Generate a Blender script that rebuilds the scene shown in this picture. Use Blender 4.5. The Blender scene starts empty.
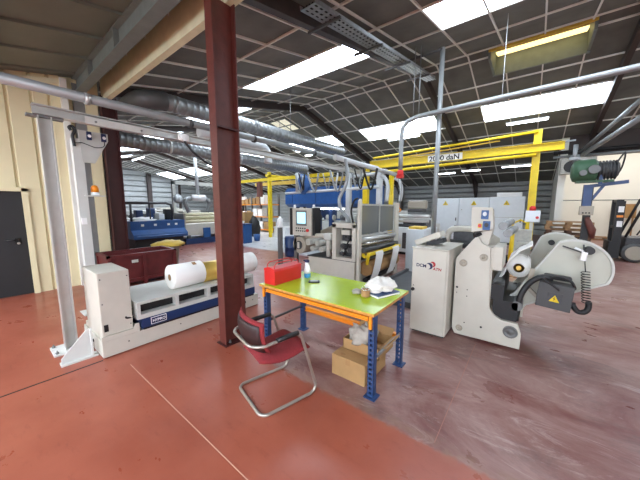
SKY_E, EXPO = 7.0, 0.9
import bpy, bmesh, math, random
from mathutils import Vector, Matrix
random.seed(7)
SC = bpy.context.scene
COL = SC.collection
PI = math.pi
ORG = {}

# ---------------------------------------------------------------- materials
def lin(c):
    r = []
    for v in c:
        v /= 255.0
        r.append(v / 12.92 if v <= 0.04045 else ((v + 0.055) / 1.055) ** 2.4)
    return tuple(r)

def mat(name, rgb, rough=0.5, metal=0.0, var=0.12, scale=6.0, bump=0.0, emit=0.0, trans=0.0, alpha=1.0, bscale=None):
    m = bpy.data.materials.new(name); m.use_nodes = True
    nt = m.node_tree; N = nt.nodes; L = nt.links
    b = N['Principled BSDF']
    c = lin(rgb)
    b.inputs['Roughness'].default_value = rough
    b.inputs['Metallic'].default_value = metal
    tc = N.new('ShaderNodeTexCoord')
    nz = N.new('ShaderNodeTexNoise'); nz.inputs['Scale'].default_value = scale; nz.inputs['Detail'].default_value = 5
    L.new(tc.outputs['Object'], nz.inputs['Vector'])
    rp = N.new('ShaderNodeValToRGB')
    rp.color_ramp.elements[0].position = 0.3; rp.color_ramp.elements[1].position = 0.7
    rp.color_ramp.elements[0].color = tuple(v * (1 - var) for v in c) + (1,)
    rp.color_ramp.elements[1].color = tuple(min(1, v * (1 + var)) for v in c) + (1,)
    L.new(nz.outputs['Fac'], rp.inputs['Fac'])
    L.new(rp.outputs['Color'], b.inputs['Base Color'])
    if bump:
        n2 = N.new('ShaderNodeTexNoise'); n2.inputs['Scale'].default_value = bscale or scale * 6; n2.inputs['Detail'].default_value = 4
        L.new(tc.outputs['Object'], n2.inputs['Vector'])
        bp = N.new('ShaderNodeBump'); bp.inputs['Strength'].default_value = bump; bp.inputs['Distance'].default_value = 0.01
        L.new(n2.outputs['Fac'], bp.inputs['Height']); L.new(bp.outputs['Normal'], b.inputs['Normal'])
    if emit:
        b.inputs['Emission Color'].default_value = c + (1,)
        b.inputs['Emission Strength'].default_value = emit
    if trans: b.inputs['Transmission Weight'].default_value = trans
    if alpha < 1: b.inputs['Alpha'].default_value = alpha
    return m

M = {}
def defm(k, *a, **kw): M[k] = mat(k, *a, **kw)
defm('beige', (194, 189, 176), 0.45, var=0.04)
defm('beige_dark', (164, 155, 139), 0.5, var=0.05)
defm('white_paint', (204, 205, 200), 0.45, var=0.04)
defm('cab_white', (214, 220, 222), 0.4, var=0.03)
defm('offwhite', (194, 194, 187), 0.5, var=0.05)
defm('column_red', (92, 44, 37), 0.42, var=0.16, scale=9, bump=0.12)
defm('column_dark', (62, 26, 24), 0.5, var=0.15)
defm('crate_red', (92, 30, 30), 0.5, var=0.2)
defm('steel_grey', (112, 112, 110), 0.5, metal=0.3, var=0.1)
defm('dark_grey', (66, 66, 66), 0.5, var=0.1)
defm('black', (24, 24, 25), 0.5, var=0.1)
defm('black_gloss', (16, 16, 17), 0.25, var=0.1)
defm('rubber', (30, 30, 31), 0.8, var=0.1)
defm('galv', (140, 143, 143), 0.42, metal=0.65, var=0.14, scale=14)
defm('pipe_grey', (150, 154, 154), 0.4, metal=0.35, var=0.06)
defm('pipe_white', (196, 200, 200), 0.4, var=0.05)
defm('alu', (190, 190, 186), 0.35, metal=0.55, var=0.06)
defm('satin', (176, 170, 160), 0.38, metal=0.75, var=0.04)
defm('chrome', (215, 215, 212), 0.2, metal=0.95, var=0.03)
defm('beam_cream', (214, 208, 174), 0.55, var=0.08)
defm('beam_grey', (108, 116, 112), 0.55, var=0.1)
defm('deck', (112, 120, 110), 0.6, var=0.1, scale=2)
defm('panel', (104, 104, 97), 0.85, var=0.22, scale=1.6, bump=0.15, bscale=60)
defm('grid', (222, 220, 212), 0.5, var=0.05)
defm('rafter', (54, 42, 37), 0.6, var=0.15)
defm('wall_cream', (220, 208, 168), 0.55, var=0.04, scale=2)
defm('wall_white', (226, 224, 214), 0.6, var=0.03, scale=1.5)
defm('cladding', (164, 166, 164), 0.5, var=0.06)
defm('wall_grey', (128, 130, 130), 0.6, var=0.06)
defm('timber', (150, 118, 78), 0.6, var=0.15)
defm('door_black', (30, 30, 31), 0.55, var=0.08)
defm('lime', (164, 188, 20), 0.22, var=0.07, scale=5)
defm('chip', (196, 138, 62), 0.6, var=0.2, scale=40)
defm('rack_blue', (40, 66, 108), 0.42, var=0.1)
defm('rack_orange', (232, 140, 26), 0.4, var=0.06)
defm('chair_red', (128, 34, 38), 0.9, var=0.12, scale=60, bump=0.25, bscale=300)
defm('chair_shell', (44, 24, 24), 0.5, var=0.1)
defm('tool_red', (196, 34, 30), 0.35, var=0.06)
defm('card', (168, 132, 86), 0.8, var=0.08, scale=8)
defm('card_dark', (160, 122, 78), 0.8, var=0.1, scale=8)
defm('rag_grey', (168, 160, 148), 0.95, var=0.12, scale=14, bump=0.3)
defm('rag_white', (236, 230, 220), 0.95, var=0.06, scale=14, bump=0.3)
defm('navy', (24, 50, 92), 0.4, var=0.1)
defm('mach_blue', (34, 80, 136), 0.4, var=0.1)
defm('dry_blue', (36, 82, 142), 0.4, var=0.1)
defm('paper', (238, 236, 230), 0.7, var=0.02)
defm('arm_grey', (182, 182, 168), 0.45, var=0.04)
defm('joint', (196, 152, 130), 0.7, var=0.05)
defm('joint_faint', (160, 112, 98), 0.7, var=0.05)
defm('gold', (222, 188, 96), 0.32, metal=0.6, var=0.1, scale=3)
defm('yellow', (224, 194, 26), 0.4, var=0.07)
defm('yellow_dull', (214, 178, 70), 0.55, var=0.1)
defm('green_motor', (58, 92, 66), 0.5, var=0.12)
defm('red', (200, 30, 28), 0.4, var=0.05)
defm('orange', (240, 140, 10), 0.3, var=0.05)
defm('pallet_wood', (150, 118, 82), 0.8, var=0.25, scale=10)
defm('pallet_dark', (88, 62, 46), 0.8, var=0.25, scale=10)
defm('screen', (150, 205, 225), 0.3, var=0.1, scale=30, emit=1.0)
defm('white_pl', (240, 240, 238), 0.35, var=0.02)
defm('mesh_guard', (128, 132, 132), 0.45, var=0.25, scale=40)
defm('brown', (96, 50, 40), 0.6, var=0.2)
defm('liquid_blue', (60, 150, 205), 0.2, var=0.05)
defm('dark_mach', (60, 60, 62), 0.45, var=0.3, scale=20)
defm('light_mach', (170, 168, 158), 0.45, var=0.15, scale=20)
defm('platform', (78, 80, 82), 0.6, var=0.15, bump=0.2)
defm('tube_on', (235, 245, 255), 0.4, var=0.0, emit=9.0)
defm('sky_on', (226, 239, 255), 0.5, var=0.04, scale=2, emit=SKY_E)
defm('fill_pane', (226, 239, 255), 0.5, var=0.02, emit=5.0)
defm('hatch_lit', (246, 226, 150), 0.5, var=0.15, scale=12, emit=1.3)  # emission stands in for sunlight on the hatch strip
defm('hatch_dull', (214, 210, 190), 0.5, var=0.2, scale=6, emit=0.45)
defm('lamp_fix', (225, 225, 222), 0.5, var=0.02)
defm('bottle', (232, 240, 244), 0.15, var=0.0, trans=0.5)
defm('blue_logo', (22, 30, 72), 0.4, var=0.0)
defm('red_logo', (160, 28, 38), 0.4, var=0.0)

def wiremesh_mat():
    m = bpy.data.materials.new('guard_mesh'); m.use_nodes = True
    nt = m.node_tree; N = nt.nodes; L = nt.links; b = N['Principled BSDF']
    b.inputs['Base Color'].default_value = lin((112, 116, 114)) + (1,)
    b.inputs['Roughness'].default_value = 0.5
    b.inputs['Alpha'].default_value = 0.7
    return m
M['guard'] = wiremesh_mat()

def floor_mat():
    m = bpy.data.materials.new('painted_concrete'); m.use_nodes = True
    nt = m.node_tree; N = nt.nodes; L = nt.links; b = N['Principled BSDF']
    geo = N.new('ShaderNodeNewGeometry')
    sep = N.new('ShaderNodeSeparateXYZ'); L.new(geo.outputs['Position'], sep.inputs[0])
    def noise(scale, det=6, stretch=(1, 1, 1), rough=0.6, dist=0.0):
        mp = N.new('ShaderNodeMapping'); mp.inputs['Scale'].default_value = stretch
        L.new(geo.outputs['Position'], mp.inputs['Vector'])
        n = N.new('ShaderNodeTexNoise'); n.inputs['Scale'].default_value = scale; n.inputs['Detail'].default_value = det
        n.inputs['Roughness'].default_value = rough; n.inputs['Distortion'].default_value = dist
        L.new(mp.outputs[0], n.inputs['Vector']); return n.outputs['Fac']
    def ramp(src, p0, p1, c0=(0, 0, 0, 1), c1=(1, 1, 1, 1)):
        r = N.new('ShaderNodeValToRGB'); r.color_ramp.elements[0].position = p0; r.color_ramp.elements[1].position = p1
        r.color_ramp.elements[0].color = c0; r.color_ramp.elements[1].color = c1
        L.new(src, r.inputs['Fac']); return r.outputs['Color']
    def math_(op, a, bb=None, clamp=False):
        n = N.new('ShaderNodeMath'); n.operation = op; n.use_clamp = clamp
        for i, v in enumerate((a, bb)):
            if v is None: continue
            if isinstance(v, (int, float)): n.inputs[i].default_value = v
            else: L.new(v, n.inputs[i])
        return n.outputs[0]
    def mix(f, a, c):
        n = N.new('ShaderNodeMix'); n.data_type = 'RGBA'
        if isinstance(f, (int, float)): n.inputs[0].default_value = f
        else: L.new(f, n.inputs[0])
        for i, v in ((6, a), (7, c)):
            if isinstance(v, tuple): n.inputs[i].default_value = v
            else: L.new(v, n.inputs[i])
        return n.outputs[2]
    C = lambda *c: lin(c) + (1,)
    # fresh red paint with darker scuffs
    red = ramp(noise(1.3, 8), 0.3, 0.72, C(140, 70, 51), C(164, 91, 70))
    scuff = ramp(noise(5, 8, (1, 3.2, 1), 0.7), 0.56, 0.72)
    red = mix(math_('MULTIPLY', scuff, 0.4), red, C(108, 46, 34))
    # worn part: pink grey with chalky streaks along X
    worn = ramp(noise(1.1, 10, (0.7, 1.3, 1), 0.72, 0.6), 0.40, 0.60, C(114, 66, 60), C(150, 118, 110))
    streak = ramp(noise(1.7, 12, (0.6, 1.9, 1), 0.78, 1.2), 0.55, 0.66)
    worn = mix(math_('MULTIPLY', streak, 0.65), worn, C(186, 166, 158))
    dirt = ramp(noise(1.3, 11, (0.7, 1.6, 1), 0.75, 0.8), 0.54, 0.68)
    worn = mix(math_('MULTIPLY', dirt, 0.65), worn, C(84, 68, 64))
    nb = noise(3.0, 6)
    e = math_('ADD', math_('SUBTRACT', sep.outputs['Y'], 1.83), math_('MULTIPLY', math_('SUBTRACT', noise(16, 7), 0.5), 0.10))
    # the painted walkway only reaches the joint right of the column
    fx = math_('MULTIPLY', math_('ADD', sep.outputs['X'], 3.0), 2.0, True)
    f = math_('MULTIPLY', math_('MULTIPLY', e, 26.0, True), fx)
    base = mix(f, red, worn)
    # farther left, past the column line, the paint is worn too
    f2 = math_('MULTIPLY', math_('SUBTRACT', sep.outputs['Y'], 2.3), 1.2, True)
    base = mix(math_('MULTIPLY', f2, math_('SUBTRACT', 1.0, fx)), base, mix(0.5, red, worn))
    # bare pale concrete at the far left of the hall
    g = math_('MULTIPLY', math_('SUBTRACT', math_('ADD', sep.outputs['Y'], math_('MULTIPLY', nb, 0.5)), 7.1), 4.0, True)
    gx = math_('MULTIPLY', math_('SUBTRACT', -5.2, sep.outputs['X']), 2.0, True)
    pale = ramp(noise(1.2, 6), 0.3, 0.7, C(176, 178, 180), C(206, 208, 210))
    base = mix(math_('MULTIPLY', g, gx), base, pale)
    # pale dusty band along the joint
    band = math_('SUBTRACT', 1.0, math_('MULTIPLY', math_('ABSOLUTE', math_('SUBTRACT', e, 0.06)), 10.0), True)
    band = math_('MULTIPLY', math_('MULTIPLY', band, fx), math_('MULTIPLY', ramp(noise(9, 6), 0.4, 0.65), 0.55))
    base = mix(band, base, C(140, 112, 88))
    L.new(base, b.inputs['Base Color'])
    rr = ramp(noise(2.0, 8, (1, 1.5, 1)), 0.3, 0.75, (0.24,) * 3 + (1,), (0.46,) * 3 + (1,))
    L.new(rr, b.inputs['Roughness'])
    bp = N.new('ShaderNodeBump'); bp.inputs['Strength'].default_value = 0.06; bp.inputs['Distance'].default_value = 0.02
    L.new(noise(7, 6), bp.inputs['Height']); L.new(bp.outputs['Normal'], b.inputs['Normal'])
    return m
M['floor'] = floor_mat()

# ---------------------------------------------------------------- mesh builder
class MB:
    def __init__(s, mtx=None):
        s.bm = bmesh.new(); s.M = mtx or Matrix.Identity(4)
    def v(s, p): return s.bm.verts.new(s.M @ Vector(p))
    def face(s, vs, smooth=False):
        try:
            f = s.bm.faces.new(vs); f.smooth = smooth
            return f
        except ValueError: return None
    def box(s, x0, x1, y0, y1, z0, z1, bev=0.0):
        c = [s.v((x, y, z)) for z in (z0, z1) for x, y in ((x0, y0), (x1, y0), (x1, y1), (x0, y1))]
        fs = [s.face([c[i] for i in q]) for q in ((3, 2, 1, 0), (4, 5, 6, 7), (0, 1, 5, 4), (1, 2, 6, 5), (2, 3, 7, 6), (3, 0, 4, 7))]
        if bev:
            es = list({e for f in fs for e in f.edges})
            bmesh.ops.bevel(s.bm, geom=es, offset=bev, segments=2, affect='EDGES', profile=0.5)
        return s
    def obox(s, c, size, rz=0.0, rx=0.0, ry=0.0, bev=0.0):
        old = s.M
        s.M = old @ Matrix.Translation(c) @ Matrix.Rotation(rz, 4, 'Z') @ Matrix.Rotation(ry, 4, 'Y') @ Matrix.Rotation(rx, 4, 'X')
        a, b, d = (q / 2 for q in size)
        s.box(-a, a, -b, b, -d, d, bev); s.M = old
        return s
    def bar(s, p, q, w, h=None):
        """rectangular bar from p to q"""
        h = h or w
        p, q = Vector(p), Vector(q); d = q - p; ln = d.length; d.normalize()
        up = Vector((0, 0, 1)) if abs(d.z) < 0.9 else Vector((0, 1, 0))
        x = d.cross(up).normalized(); z = x.cross(d)
        old = s.M
        s.M = old @ Matrix.Translation(p) @ Matrix((x, d, z)).transposed().to_4x4()
        s.box(-w / 2, w / 2, 0, ln, -h / 2, h / 2); s.M = old
        return s
    def tube(s, pts, r, n=10, smooth=0, caps=True, closed=False):
        P = [Vector(p) for p in pts]
        if smooth:
            Q = []
            m = len(P)
            for i in range(m if closed else m - 1):
                a = P[(i - 1) % m] if closed or i > 0 else P[0]
                b = P[i]; c = P[(i + 1) % m]; d = P[(i + 2) % m] if closed or i + 2 < m else P[-1]
                for k in range(smooth):
                    t = k / smooth
                    Q.append(0.5 * (2 * b + (c - a) * t + (2 * a - 5 * b + 4 * c - d) * t * t + (3 * b - a - 3 * c + d) * t ** 3))
            if not closed: Q.append(P[-1])
            P = Q
        m = len(P); rs = r if isinstance(r, (list, tuple)) else [r] * m
        rings = []; x = None
        for i in range(m):
            if closed: t = P[(i + 1) % m] - P[i - 1]
            else: t = P[min(i + 1, m - 1)] - P[max(i - 1, 0)]
            t.normalize()
            if x is None:
                x = t.cross(Vector((0, 0, 1)))
                if x.length < 0.05: x = t.cross(Vector((0, 1, 0)))
            else: x = x - t * x.dot(t)
            x.normalize(); y = t.cross(x)
            rings.append([s.v(P[i] + (x * math.cos(2 * PI * k / n) + y * math.sin(2 * PI * k / n)) * rs[i]) for k in range(n)])
        for i in range(m if closed else m - 1):
            A, B = rings[i], rings[(i + 1) % m]
            for k in range(n): s.face([A[k], A[(k + 1) % n], B[(k + 1) % n], B[k]], True)
        if caps and not closed:
            s.face(list(reversed(rings[0]))); s.face(rings[-1])
        return s
    def cyl(s, p, q, r, n=20, r2=None):
        return s.tube([p, q], [r, r if r2 is None else r2], n)
    def prism(s, pts, axis, a, b):
        """polygon pts (2-D) extruded along axis from a to b"""
        def mk(u, w, t): return {'x': (t, u, w), 'y': (u, t, w), 'z': (u, w, t)}[axis]
        A = [s.v(mk(u, w, a)) for u, w in pts]; B = [s.v(mk(u, w, b)) for u, w in pts]
        n = len(pts)
        s.face(A); s.face(list(reversed(B)))
        for i in range(n): s.face([A[i], B[i], B[(i + 1) % n], A[(i + 1) % n]])
        return s
    def lathe(s, prof, c, n=24, axis='z'):
        rings = []
        for r, h in prof:
            ring = []
            for k in range(n):
                a = 2 * PI * k / n; u, w = r * math.cos(a), r * math.sin(a)
                q = {'z': (u, w, h), 'y': (u, h, w), 'x': (h, u, w)}[axis]
                ring.append(s.v((c[0] + q[0], c[1] + q[1], c[2] + q[2])))
            rings.append(ring)
        for A, B in zip(rings, rings[1:]):
            for k in range(n): s.face([A[k], A[(k + 1) % n], B[(k + 1) % n], B[k]], True)
        s.face(list(reversed(rings[0]))); s.face(rings[-1])
        return s
    def blob(s, c, r, seed=0, amp=0.25, nu=18, nv=12, flat=None):
        """crumpled rounded lump"""
        from mathutils import noise
        rows = []
        for j in range(nv + 1):
            th = PI * j / nv; row = []
            for i in range(nu):
                ph = 2 * PI * i / nu
                d = Vector((math.sin(th) * math.cos(ph), math.sin(th) * math.sin(ph), math.cos(th)))
                k = 1 + amp * noise.noise(d * 2.2 + Vector((seed * 3.1, 0, 0))) + amp * 0.6 * noise.noise(d * 5 + Vector((0, seed * 2.7, 0)))
                p = Vector((d.x * r[0] * k, d.y * r[1] * k, d.z * r[2] * k))
                if flat is not None: p.z = max(p.z, flat)
                row.append(s.v(Vector(c) + p))
            rows.append(row)
        for a, b in zip(rows, rows[1:]):
            for i in range(nu): s.face([a[i], b[i], b[(i + 1) % nu], a[(i + 1) % nu]], True)
        bmesh.ops.remove_doubles(s.bm, verts=s.bm.verts, dist=1e-5)
        return s
    def text(s, body, origin, right, up, size, depth=0.003):
        """lettering as a raised mesh, lower left corner at origin"""
        cu = bpy.data.curves.new('lettering', 'FONT'); cu.body = body; cu.size = size; cu.extrude = depth; cu.offset = size * 0.022
        ob = bpy.data.objects.new('lettering', cu); COL.objects.link(ob)
        bpy.context.view_layer.update()
        dg = bpy.context.evaluated_depsgraph_get()
        me = bpy.data.meshes.new_from_object(ob.evaluated_get(dg))
        bpy.data.objects.remove(ob); bpy.data.curves.remove(cu)
        r, u = Vector(right).normalized(), Vector(up).normalized()
        T = s.M @ Matrix.Translation(origin) @ Matrix((r, u, r.cross(u))).transposed().to_4x4()
        me.transform(T); s.bm.from_mesh(me); bpy.data.meshes.remove(me)
        return s
    def build(s, name, m, parent=None, bevel=0.0):
        bmesh.ops.recalc_face_normals(s.bm, faces=s.bm.faces)
        if parent is None:
            xs = [v.co for v in s.bm.verts]
            lo = Vector([min(p[i] for p in xs) for i in range(3)]); hi = Vector([max(p[i] for p in xs) for i in range(3)])
            org = Vector(((lo.x + hi.x) / 2, (lo.y + hi.y) / 2, lo.z))
        else: org = ORG[parent.name]
        bmesh.ops.translate(s.bm, verts=s.bm.verts, vec=-org)
        me = bpy.data.meshes.new(name); s.bm.to_mesh(me); s.bm.free()
        me.materials.append(M[m] if isinstance(m, str) else m)
        o = bpy.data.objects.new(name, me); COL.objects.link(o)
        if parent is None: o.location = org
        else: o.parent = parent
        ORG[o.name] = org
        if bevel:
            b = o.modifiers.new('bevel', 'BEVEL'); b.width = bevel; b.segments = 2; b.limit_method = 'ANGLE'; b.angle_limit = 0.7
        return o

def tag(o, label, cat, group=None, kind='thing'):
    o['label'] = label; o['category'] = cat; o['kind'] = kind
    if group: o['group'] = group
    return o
def thing(name, label, cat, loc=(0, 0, 0), group=None):
    o = bpy.data.objects.new(name, None); COL.objects.link(o); o.location = loc; o.empty_display_size = 0.1
    ORG[o.name] = Vector(loc)
    return tag(o, label, cat, group)
def struct(name, mb, m, bevel=0.0, **kw):
    o = mb.build(name, m, None, bevel); o['kind'] = 'structure'; return o
def dup(root, loc, label=None, rz=None):
    r = root.copy(); COL.objects.link(r); r.location = loc
    if rz is not None: r.rotation_euler.z = rz
    if label: r['label'] = label
    for ch in list(root.children):
        c = ch.copy(); COL.objects.link(c); c.parent = r
        for g in list(ch.children):
            d = g.copy(); COL.objects.link(d); d.parent = c
    return r
def B(*a, **k): return MB().box(*a, **k)
# ================================================================ SETTING
RY, RZ, NS, FS = 9.0, 5.87, 0.21, 0.234          # ridge position and the two roof slopes
def zc(y): return RZ - NS * (RY - y) if y <= RY else RZ - FS * (y - RY)
XW, XE, YS, YN = -33.0, 7.0, -6.0, 20.6

struct('floor', B(XW, XE, YS, YN + 0.2, -0.2, 0.0), 'floor')
# control joints sawn / filled in the slab
j = MB(); j.box(-3.3, 3.0, 0.897, 0.903, 0.0, 0.0015)
struct('trim_1', j, 'joint')
j = MB(); j.box(-3.64, -3.62, -3.0, 0.74, 0.0, 0.0015)
struct('trim_2', j, 'black')
j = MB(); j.box(-0.434, -0.429, 1.9, 3.7, 0.0, 0.0015)
struct('trim_3', j, 'joint_faint')

# ceiling: bare deck over the near bay, dark panels beyond, split by the skylight openings behind the panels
def slope(mb, x0, x1, y0, y1, dz=0.0, th=0.08):
    a = [mb.v((x, y, zc(y) + dz + t)) for t in (0, th) for x, y in ((x0, y0), (x1, y0), (x1, y1), (x0, y1))]
    for q in ((3, 2, 1, 0), (4, 5, 6, 7), (0, 1, 5, 4), (1, 2, 6, 5), (2, 3, 7, 6), (3, 0, 4, 7)): mb.face([a[i] for i in q])
GX0, GD = -0.92, 0.835
SKY = []                      # every skylight strip: x0, x1, y0, y1
for k in range(7):
    xr = 1.55 - 4.95 * k
    SKY.append((xr - 3.32, xr + 0.02, 11.6, 12.75) if k < 4 else (xr - 3.32, xr + 0.02, 12.4, 14.2))
    SKY.append((xr - 3.32, xr + 0.02, 5.05, 6.3) if k < 2 else (xr - 3.7, xr - 0.1, 5.6, 7.1) if k < 4 else (xr - 3.7, xr - 0.1, 6.0, 8.4))
c = MB()
slope(c, -7.7, XE, YS, 1.95)
struct('ceiling', c, 'deck')
c = MB()
# panel field cut around the hatch openings by strips
slope(c, XW, XE, 1.95, 9.0)
slope(c, XW, -1.22, 9.0, 10.1); slope(c, 0.8, XE, 9.0, 10.1)
slope(c, XW, 0.9, 10.1, YN)
slope(c, 0.9, XE, 10.1, 15.0)
struct('ceiling_panels', c, 'panel')
# T-bar grid
g = MB(); gw = 0.016
def gx(y, x0, x1):            # bar along X
    g.box(x0, x1, y - gw, y + gw, zc(y) - 0.036, zc(y) + 0.01)
for y in (2.55, 3.8, 5.05, 6.3, 7.55, 8.8, 9.25, 10.45, 11.6, 12.75, 14.0, 15.2, 16.4, 17.6, 18.8):
    if y > 15: gx(y, XW, 0.9)
    elif y == 9.25: gx(y, XW, -1.25); gx(y, 0.82, XE)
    else: gx(y, XW, XE)
x = GX0 + GD * 9
while x > XW:
    for y0, y1 in ((1.98, RY), (RY, 15.0 if x > 0.9 else YN)):
        if -1.2 < x < 0.78 and y0 == RY: y0 = 10.1
        old = g.M
        p, q = Vector((x, y0, zc(y0) - 0.014)), Vector((x, y1, zc(y1) - 0.014))
        g.bar(p, q, gw * 2, 0.044)
    x -= GD
struct('trim_4', g, 'grid')
n = 0
for x0, x1, y0, y1 in SKY:
    n += 1
    s = MB()
    # four translucent sheets per opening
    slope(s, x0, x1, y0 + 0.02, y1 - 0.02, -0.022, 0.01)
    struct('skylight_or_fill_%d' % n, s, 'sky_on')
for x0, x1, y0, y1 in ((-6.9, -3.1, -4.4, -1.9), (-1.75, 1.9, -4.4, -1.9), (3.0, 6.6, -4.4, -1.9), (3.3, 6.6, 5.05, 6.3), (3.3, 6.6, 11.6, 12.75)):
    n += 1
    s = MB(); slope(s, x0, x1, y0, y1, -0.022, 0.01)
    struct('skylight_or_fill_%d' % n, s, 'sky_on')
# open roof hatch near the ridge; sunlight on its upstand is an emissive strip
h = thing('roof_hatch', 'long open roof hatch with a sunlit yellowish kerb at the ridge', 'roof hatch', (-0.21, 9.55, 5.6))
m = MB()
for a, b_, c_, d in ((-1.26, -1.2, 9.0, 10.1), (0.78, 0.84, 9.0, 10.1)): m.box(a, b_, c_, d, 5.62, 6.25)
m.box(-1.26, 0.84, 10.08, 10.14, 5.58, 6.25)
m.build('curb', 'beam_grey', h)
m = MB(); m.box(-1.26, 0.84, 8.98, 9.02, 5.80, 6.25); m.build('back_board', 'yellow_dull', h)
m = MB(); m.box(-1.3, 0.9, 8.95, 10.2, 6.25, 6.3); m.build('lid', 'timber', h)
m = MB(); m.prism([(9.5, 5.98), (9.54, 5.95), (9.98, 6.06), (9.96, 6.10)], 'x', -1.15, 0.74); m.build('sunlit_strip', 'hatch_lit', h)
h = thing('roof_dome', 'small square rooflight with a broken dull pane left of the ridge', 'rooflight', (-9.9, 9.95, 5.5))
m = MB(); slope(m, -10.45, -9.4, 9.4, 10.45, -0.03, 0.02); m.build('pane', 'hatch_dull', h)
m = MB()
for xx in (-10.45, -9.92, -9.4): m.bar((xx, 9.4, zc(9.4) - 0.04), (xx, 10.45, zc(10.45) - 0.04), 0.04)
for yy in (9.4, 9.95, 10.45): m.bar((-10.45, yy, zc(yy) - 0.04), (-9.4, yy, zc(yy) - 0.04), 0.04)
m.build('frame', 'beam_grey', h)

# rafters under both slopes
for i, xr in enumerate((-3.0, 1.58, -7.95, -12.9, -17.85, -22.8, -27.75)):
    m = MB()
    y_end = 20.5 if xr < 0.9 else 15.0
    for y0, y1 in ((2.1, RY), (RY, y_end)):
        if xr < -12: w = 0.16
        else: w = 0.12
        m.bar((xr, y0, zc(y0) - 0.13), (xr, y1, zc(y1) - 0.13), w, 0.22)
    if xr < 0.9:
        m.box(xr - 0.07, xr + 0.07, 20.3, 20.48, 0.0, zc(20.4) - 0.1)
        m.bar((xr, 20.4, 2.2), (xr, 18.9, zc(18.9) - 0.15), 0.1)
    struct('trim_%d' % (5 + i), m, 'rafter')
# dark cable drop and cross rods seen against the panels
# walls ------------------------------------------------------------
def ribbed(mb, X, y0, y1, z0, z1, pitch=0.245, depth=0.035, flip=1):
    ys = []; y = y0
    while y < y1 - 1e-4:
        for a, d in ((0, 0), (pitch * 0.74, 0), (pitch * 0.82, -depth), (pitch * 0.9, -depth), (pitch * 0.98, 0)):
            if y + a <= y1: ys.append((y + a, d))
        y += pitch
    ys.append((y1, 0))
    A = [(mb.v((X + d, y, z0)), mb.v((X + d, y, z1))) for y, d in ys]
    for (a, b_), (c_, d) in zip(A, A[1:]): mb.face([a, c_, d, b_])
w = MB()
ribbed(w, -7.6, -6.0, -0.6, 0, 4.15); ribbed(w, -7.6, -0.6, 0.7, 2.02, 4.15); ribbed(w, -7.6, 0.7, 1.32, 0, 4.28)
w.box(-7.8, -7.65, -6.0, 1.95, 4.05, 4.4); w.box(-7.8, -7.7, -6, -0.6, 0, 4.2); w.box(-7.8, -7.7, 0.7, 1.95, 0, 4.3)
w.box(-7.8, -7.7, -0.6, 0.7, 2.02, 4.2)
struct('wall_left', w, 'wall_cream')
t = MB(); t.box(-7.72, -7.56, 0.62, 0.7, 0, 2.03); t.box(-7.72, -7.56, -0.6, -0.52, 0, 2.03); t.box(-7.72, -7.56, -0.6, 0.7, 1.97, 2.05)
struct('trim_20', t, 'wall_cream')
d = MB(); d.box(-7.68, -7.63, -0.52, 0.62, 0.005, 1.97)
dr = struct('door_1', d, 'door_black')
hd = MB(); hd.box(-7.635, -7.615, 0.46, 0.54, 0.98, 1.1)
hd.tube([(-7.62, 0.5, 1.07), (-7.57, 0.5, 1.07), (-7.565, 0.48, 1.07), (-7.565, 0.34, 1.07)], 0.012)
hd.build('door_handle', 'black_gloss', dr)
hb = MB(); hb.cyl((-7.635, 0.5, 1.0), (-7.61, 0.5, 1.0), 0.022); hb.build('lock', 'chrome', dr)
t = MB(); t.bar((-7.58, -3, zc(-3) - 0.12), (-7.58, 1.35, zc(1.35) - 0.12), 0.05, 0.09)
struct('trim_21', t, 'beam_cream')
t = MB()
t.box(-7.62, -7.50, 1.32, 1.42, 0, 4.2); struct('trim_22', t, 'wall_white')
t = MB(); t.box(-7.64, -7.54, 1.42, 1.52, 0, 2.6); struct('trim_23', t, 'timber')
t = MB(); t.box(-7.70, -7.62, 1.52, 1.72, 0, 4.2); struct('trim_24', t, 'wall_grey')
t = MB(); t.box(-7.70, -7.56, 1.70, 1.90, 0, 4.2); struct('trim_25', t, 'wall_cream')
# deck ribs and the hanger rail under the bare deck
t = MB()
for xx in [-7.3 + 0.9 * k for k in range(15)]: t.bar((xx, -5.9, zc(-5.9) - 0.02), (xx, 1.9, zc(1.9) - 0.02), 0.05, 0.04)
struct('trim_26', t, 'deck')
t = MB()
for yy in (-1.2, 0.35): t.bar((-7.6, yy, zc(yy) - 0.08), (XE, yy, zc(yy) - 0.08), 0.06, 0.12)
struct('trim_27', t, 'rafter')
def ibeam_x(mb, x0, x1, y, z0, h, w, t=0.015):
    mb.box(x0, x1, y - w / 2, y + w / 2, z0, z0 + t); mb.box(x0, x1, y - w / 2, y + w / 2, z0 + h - t, z0 + h)
    mb.box(x0, x1, y - t / 2, y + t / 2, z0 + t, z0 + h - t)
t = MB(); ibeam_x(t, -7.6, XE, 1.6, 3.98, 0.3, 0.16)
for xx in (-6.4, -5.0, -3.4): t.box(xx, xx + 0.01, 1.52, 1.68, 3.99, 4.27)
struct('trim_28', t, 'beam_grey')
t = MB(); t.box(-7.6, XE, 1.99, 2.03, 3.96, 4.42); t.box(-7.6, XE, 2.03, 2.09, 3.96, 3.98)
struct('trim_29', t, 'beam_cream')
w = MB(); w.box(XW, -7.7, 1.8, 1.98, 0, 4.5); struct('wall_south', w, 'wall_grey')
w = MB(); w.box(-7.8, XE, YS - 0.2, YS, 0, 3.0); struct('wall_back', w, 'wall_cream')
for k, (x0, x1) in enumerate(((-6.8, -3.4), (-1.6, 1.8), (3.2, 6.2))):  # added glowing panes behind the camera, lighting the cream beam face
    w = MB(); w.box(x0, x1, YS + 0.005, YS + 0.02, 1.0, 2.5); struct('skylight_or_fill_%d' % (n + 1 + k), w, 'fill_pane')
w = MB(); w.box(XE, XE + 0.2, YS - 0.2, YN, 0, 6.2); struct('wall_right', w, 'wall_white')
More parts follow.
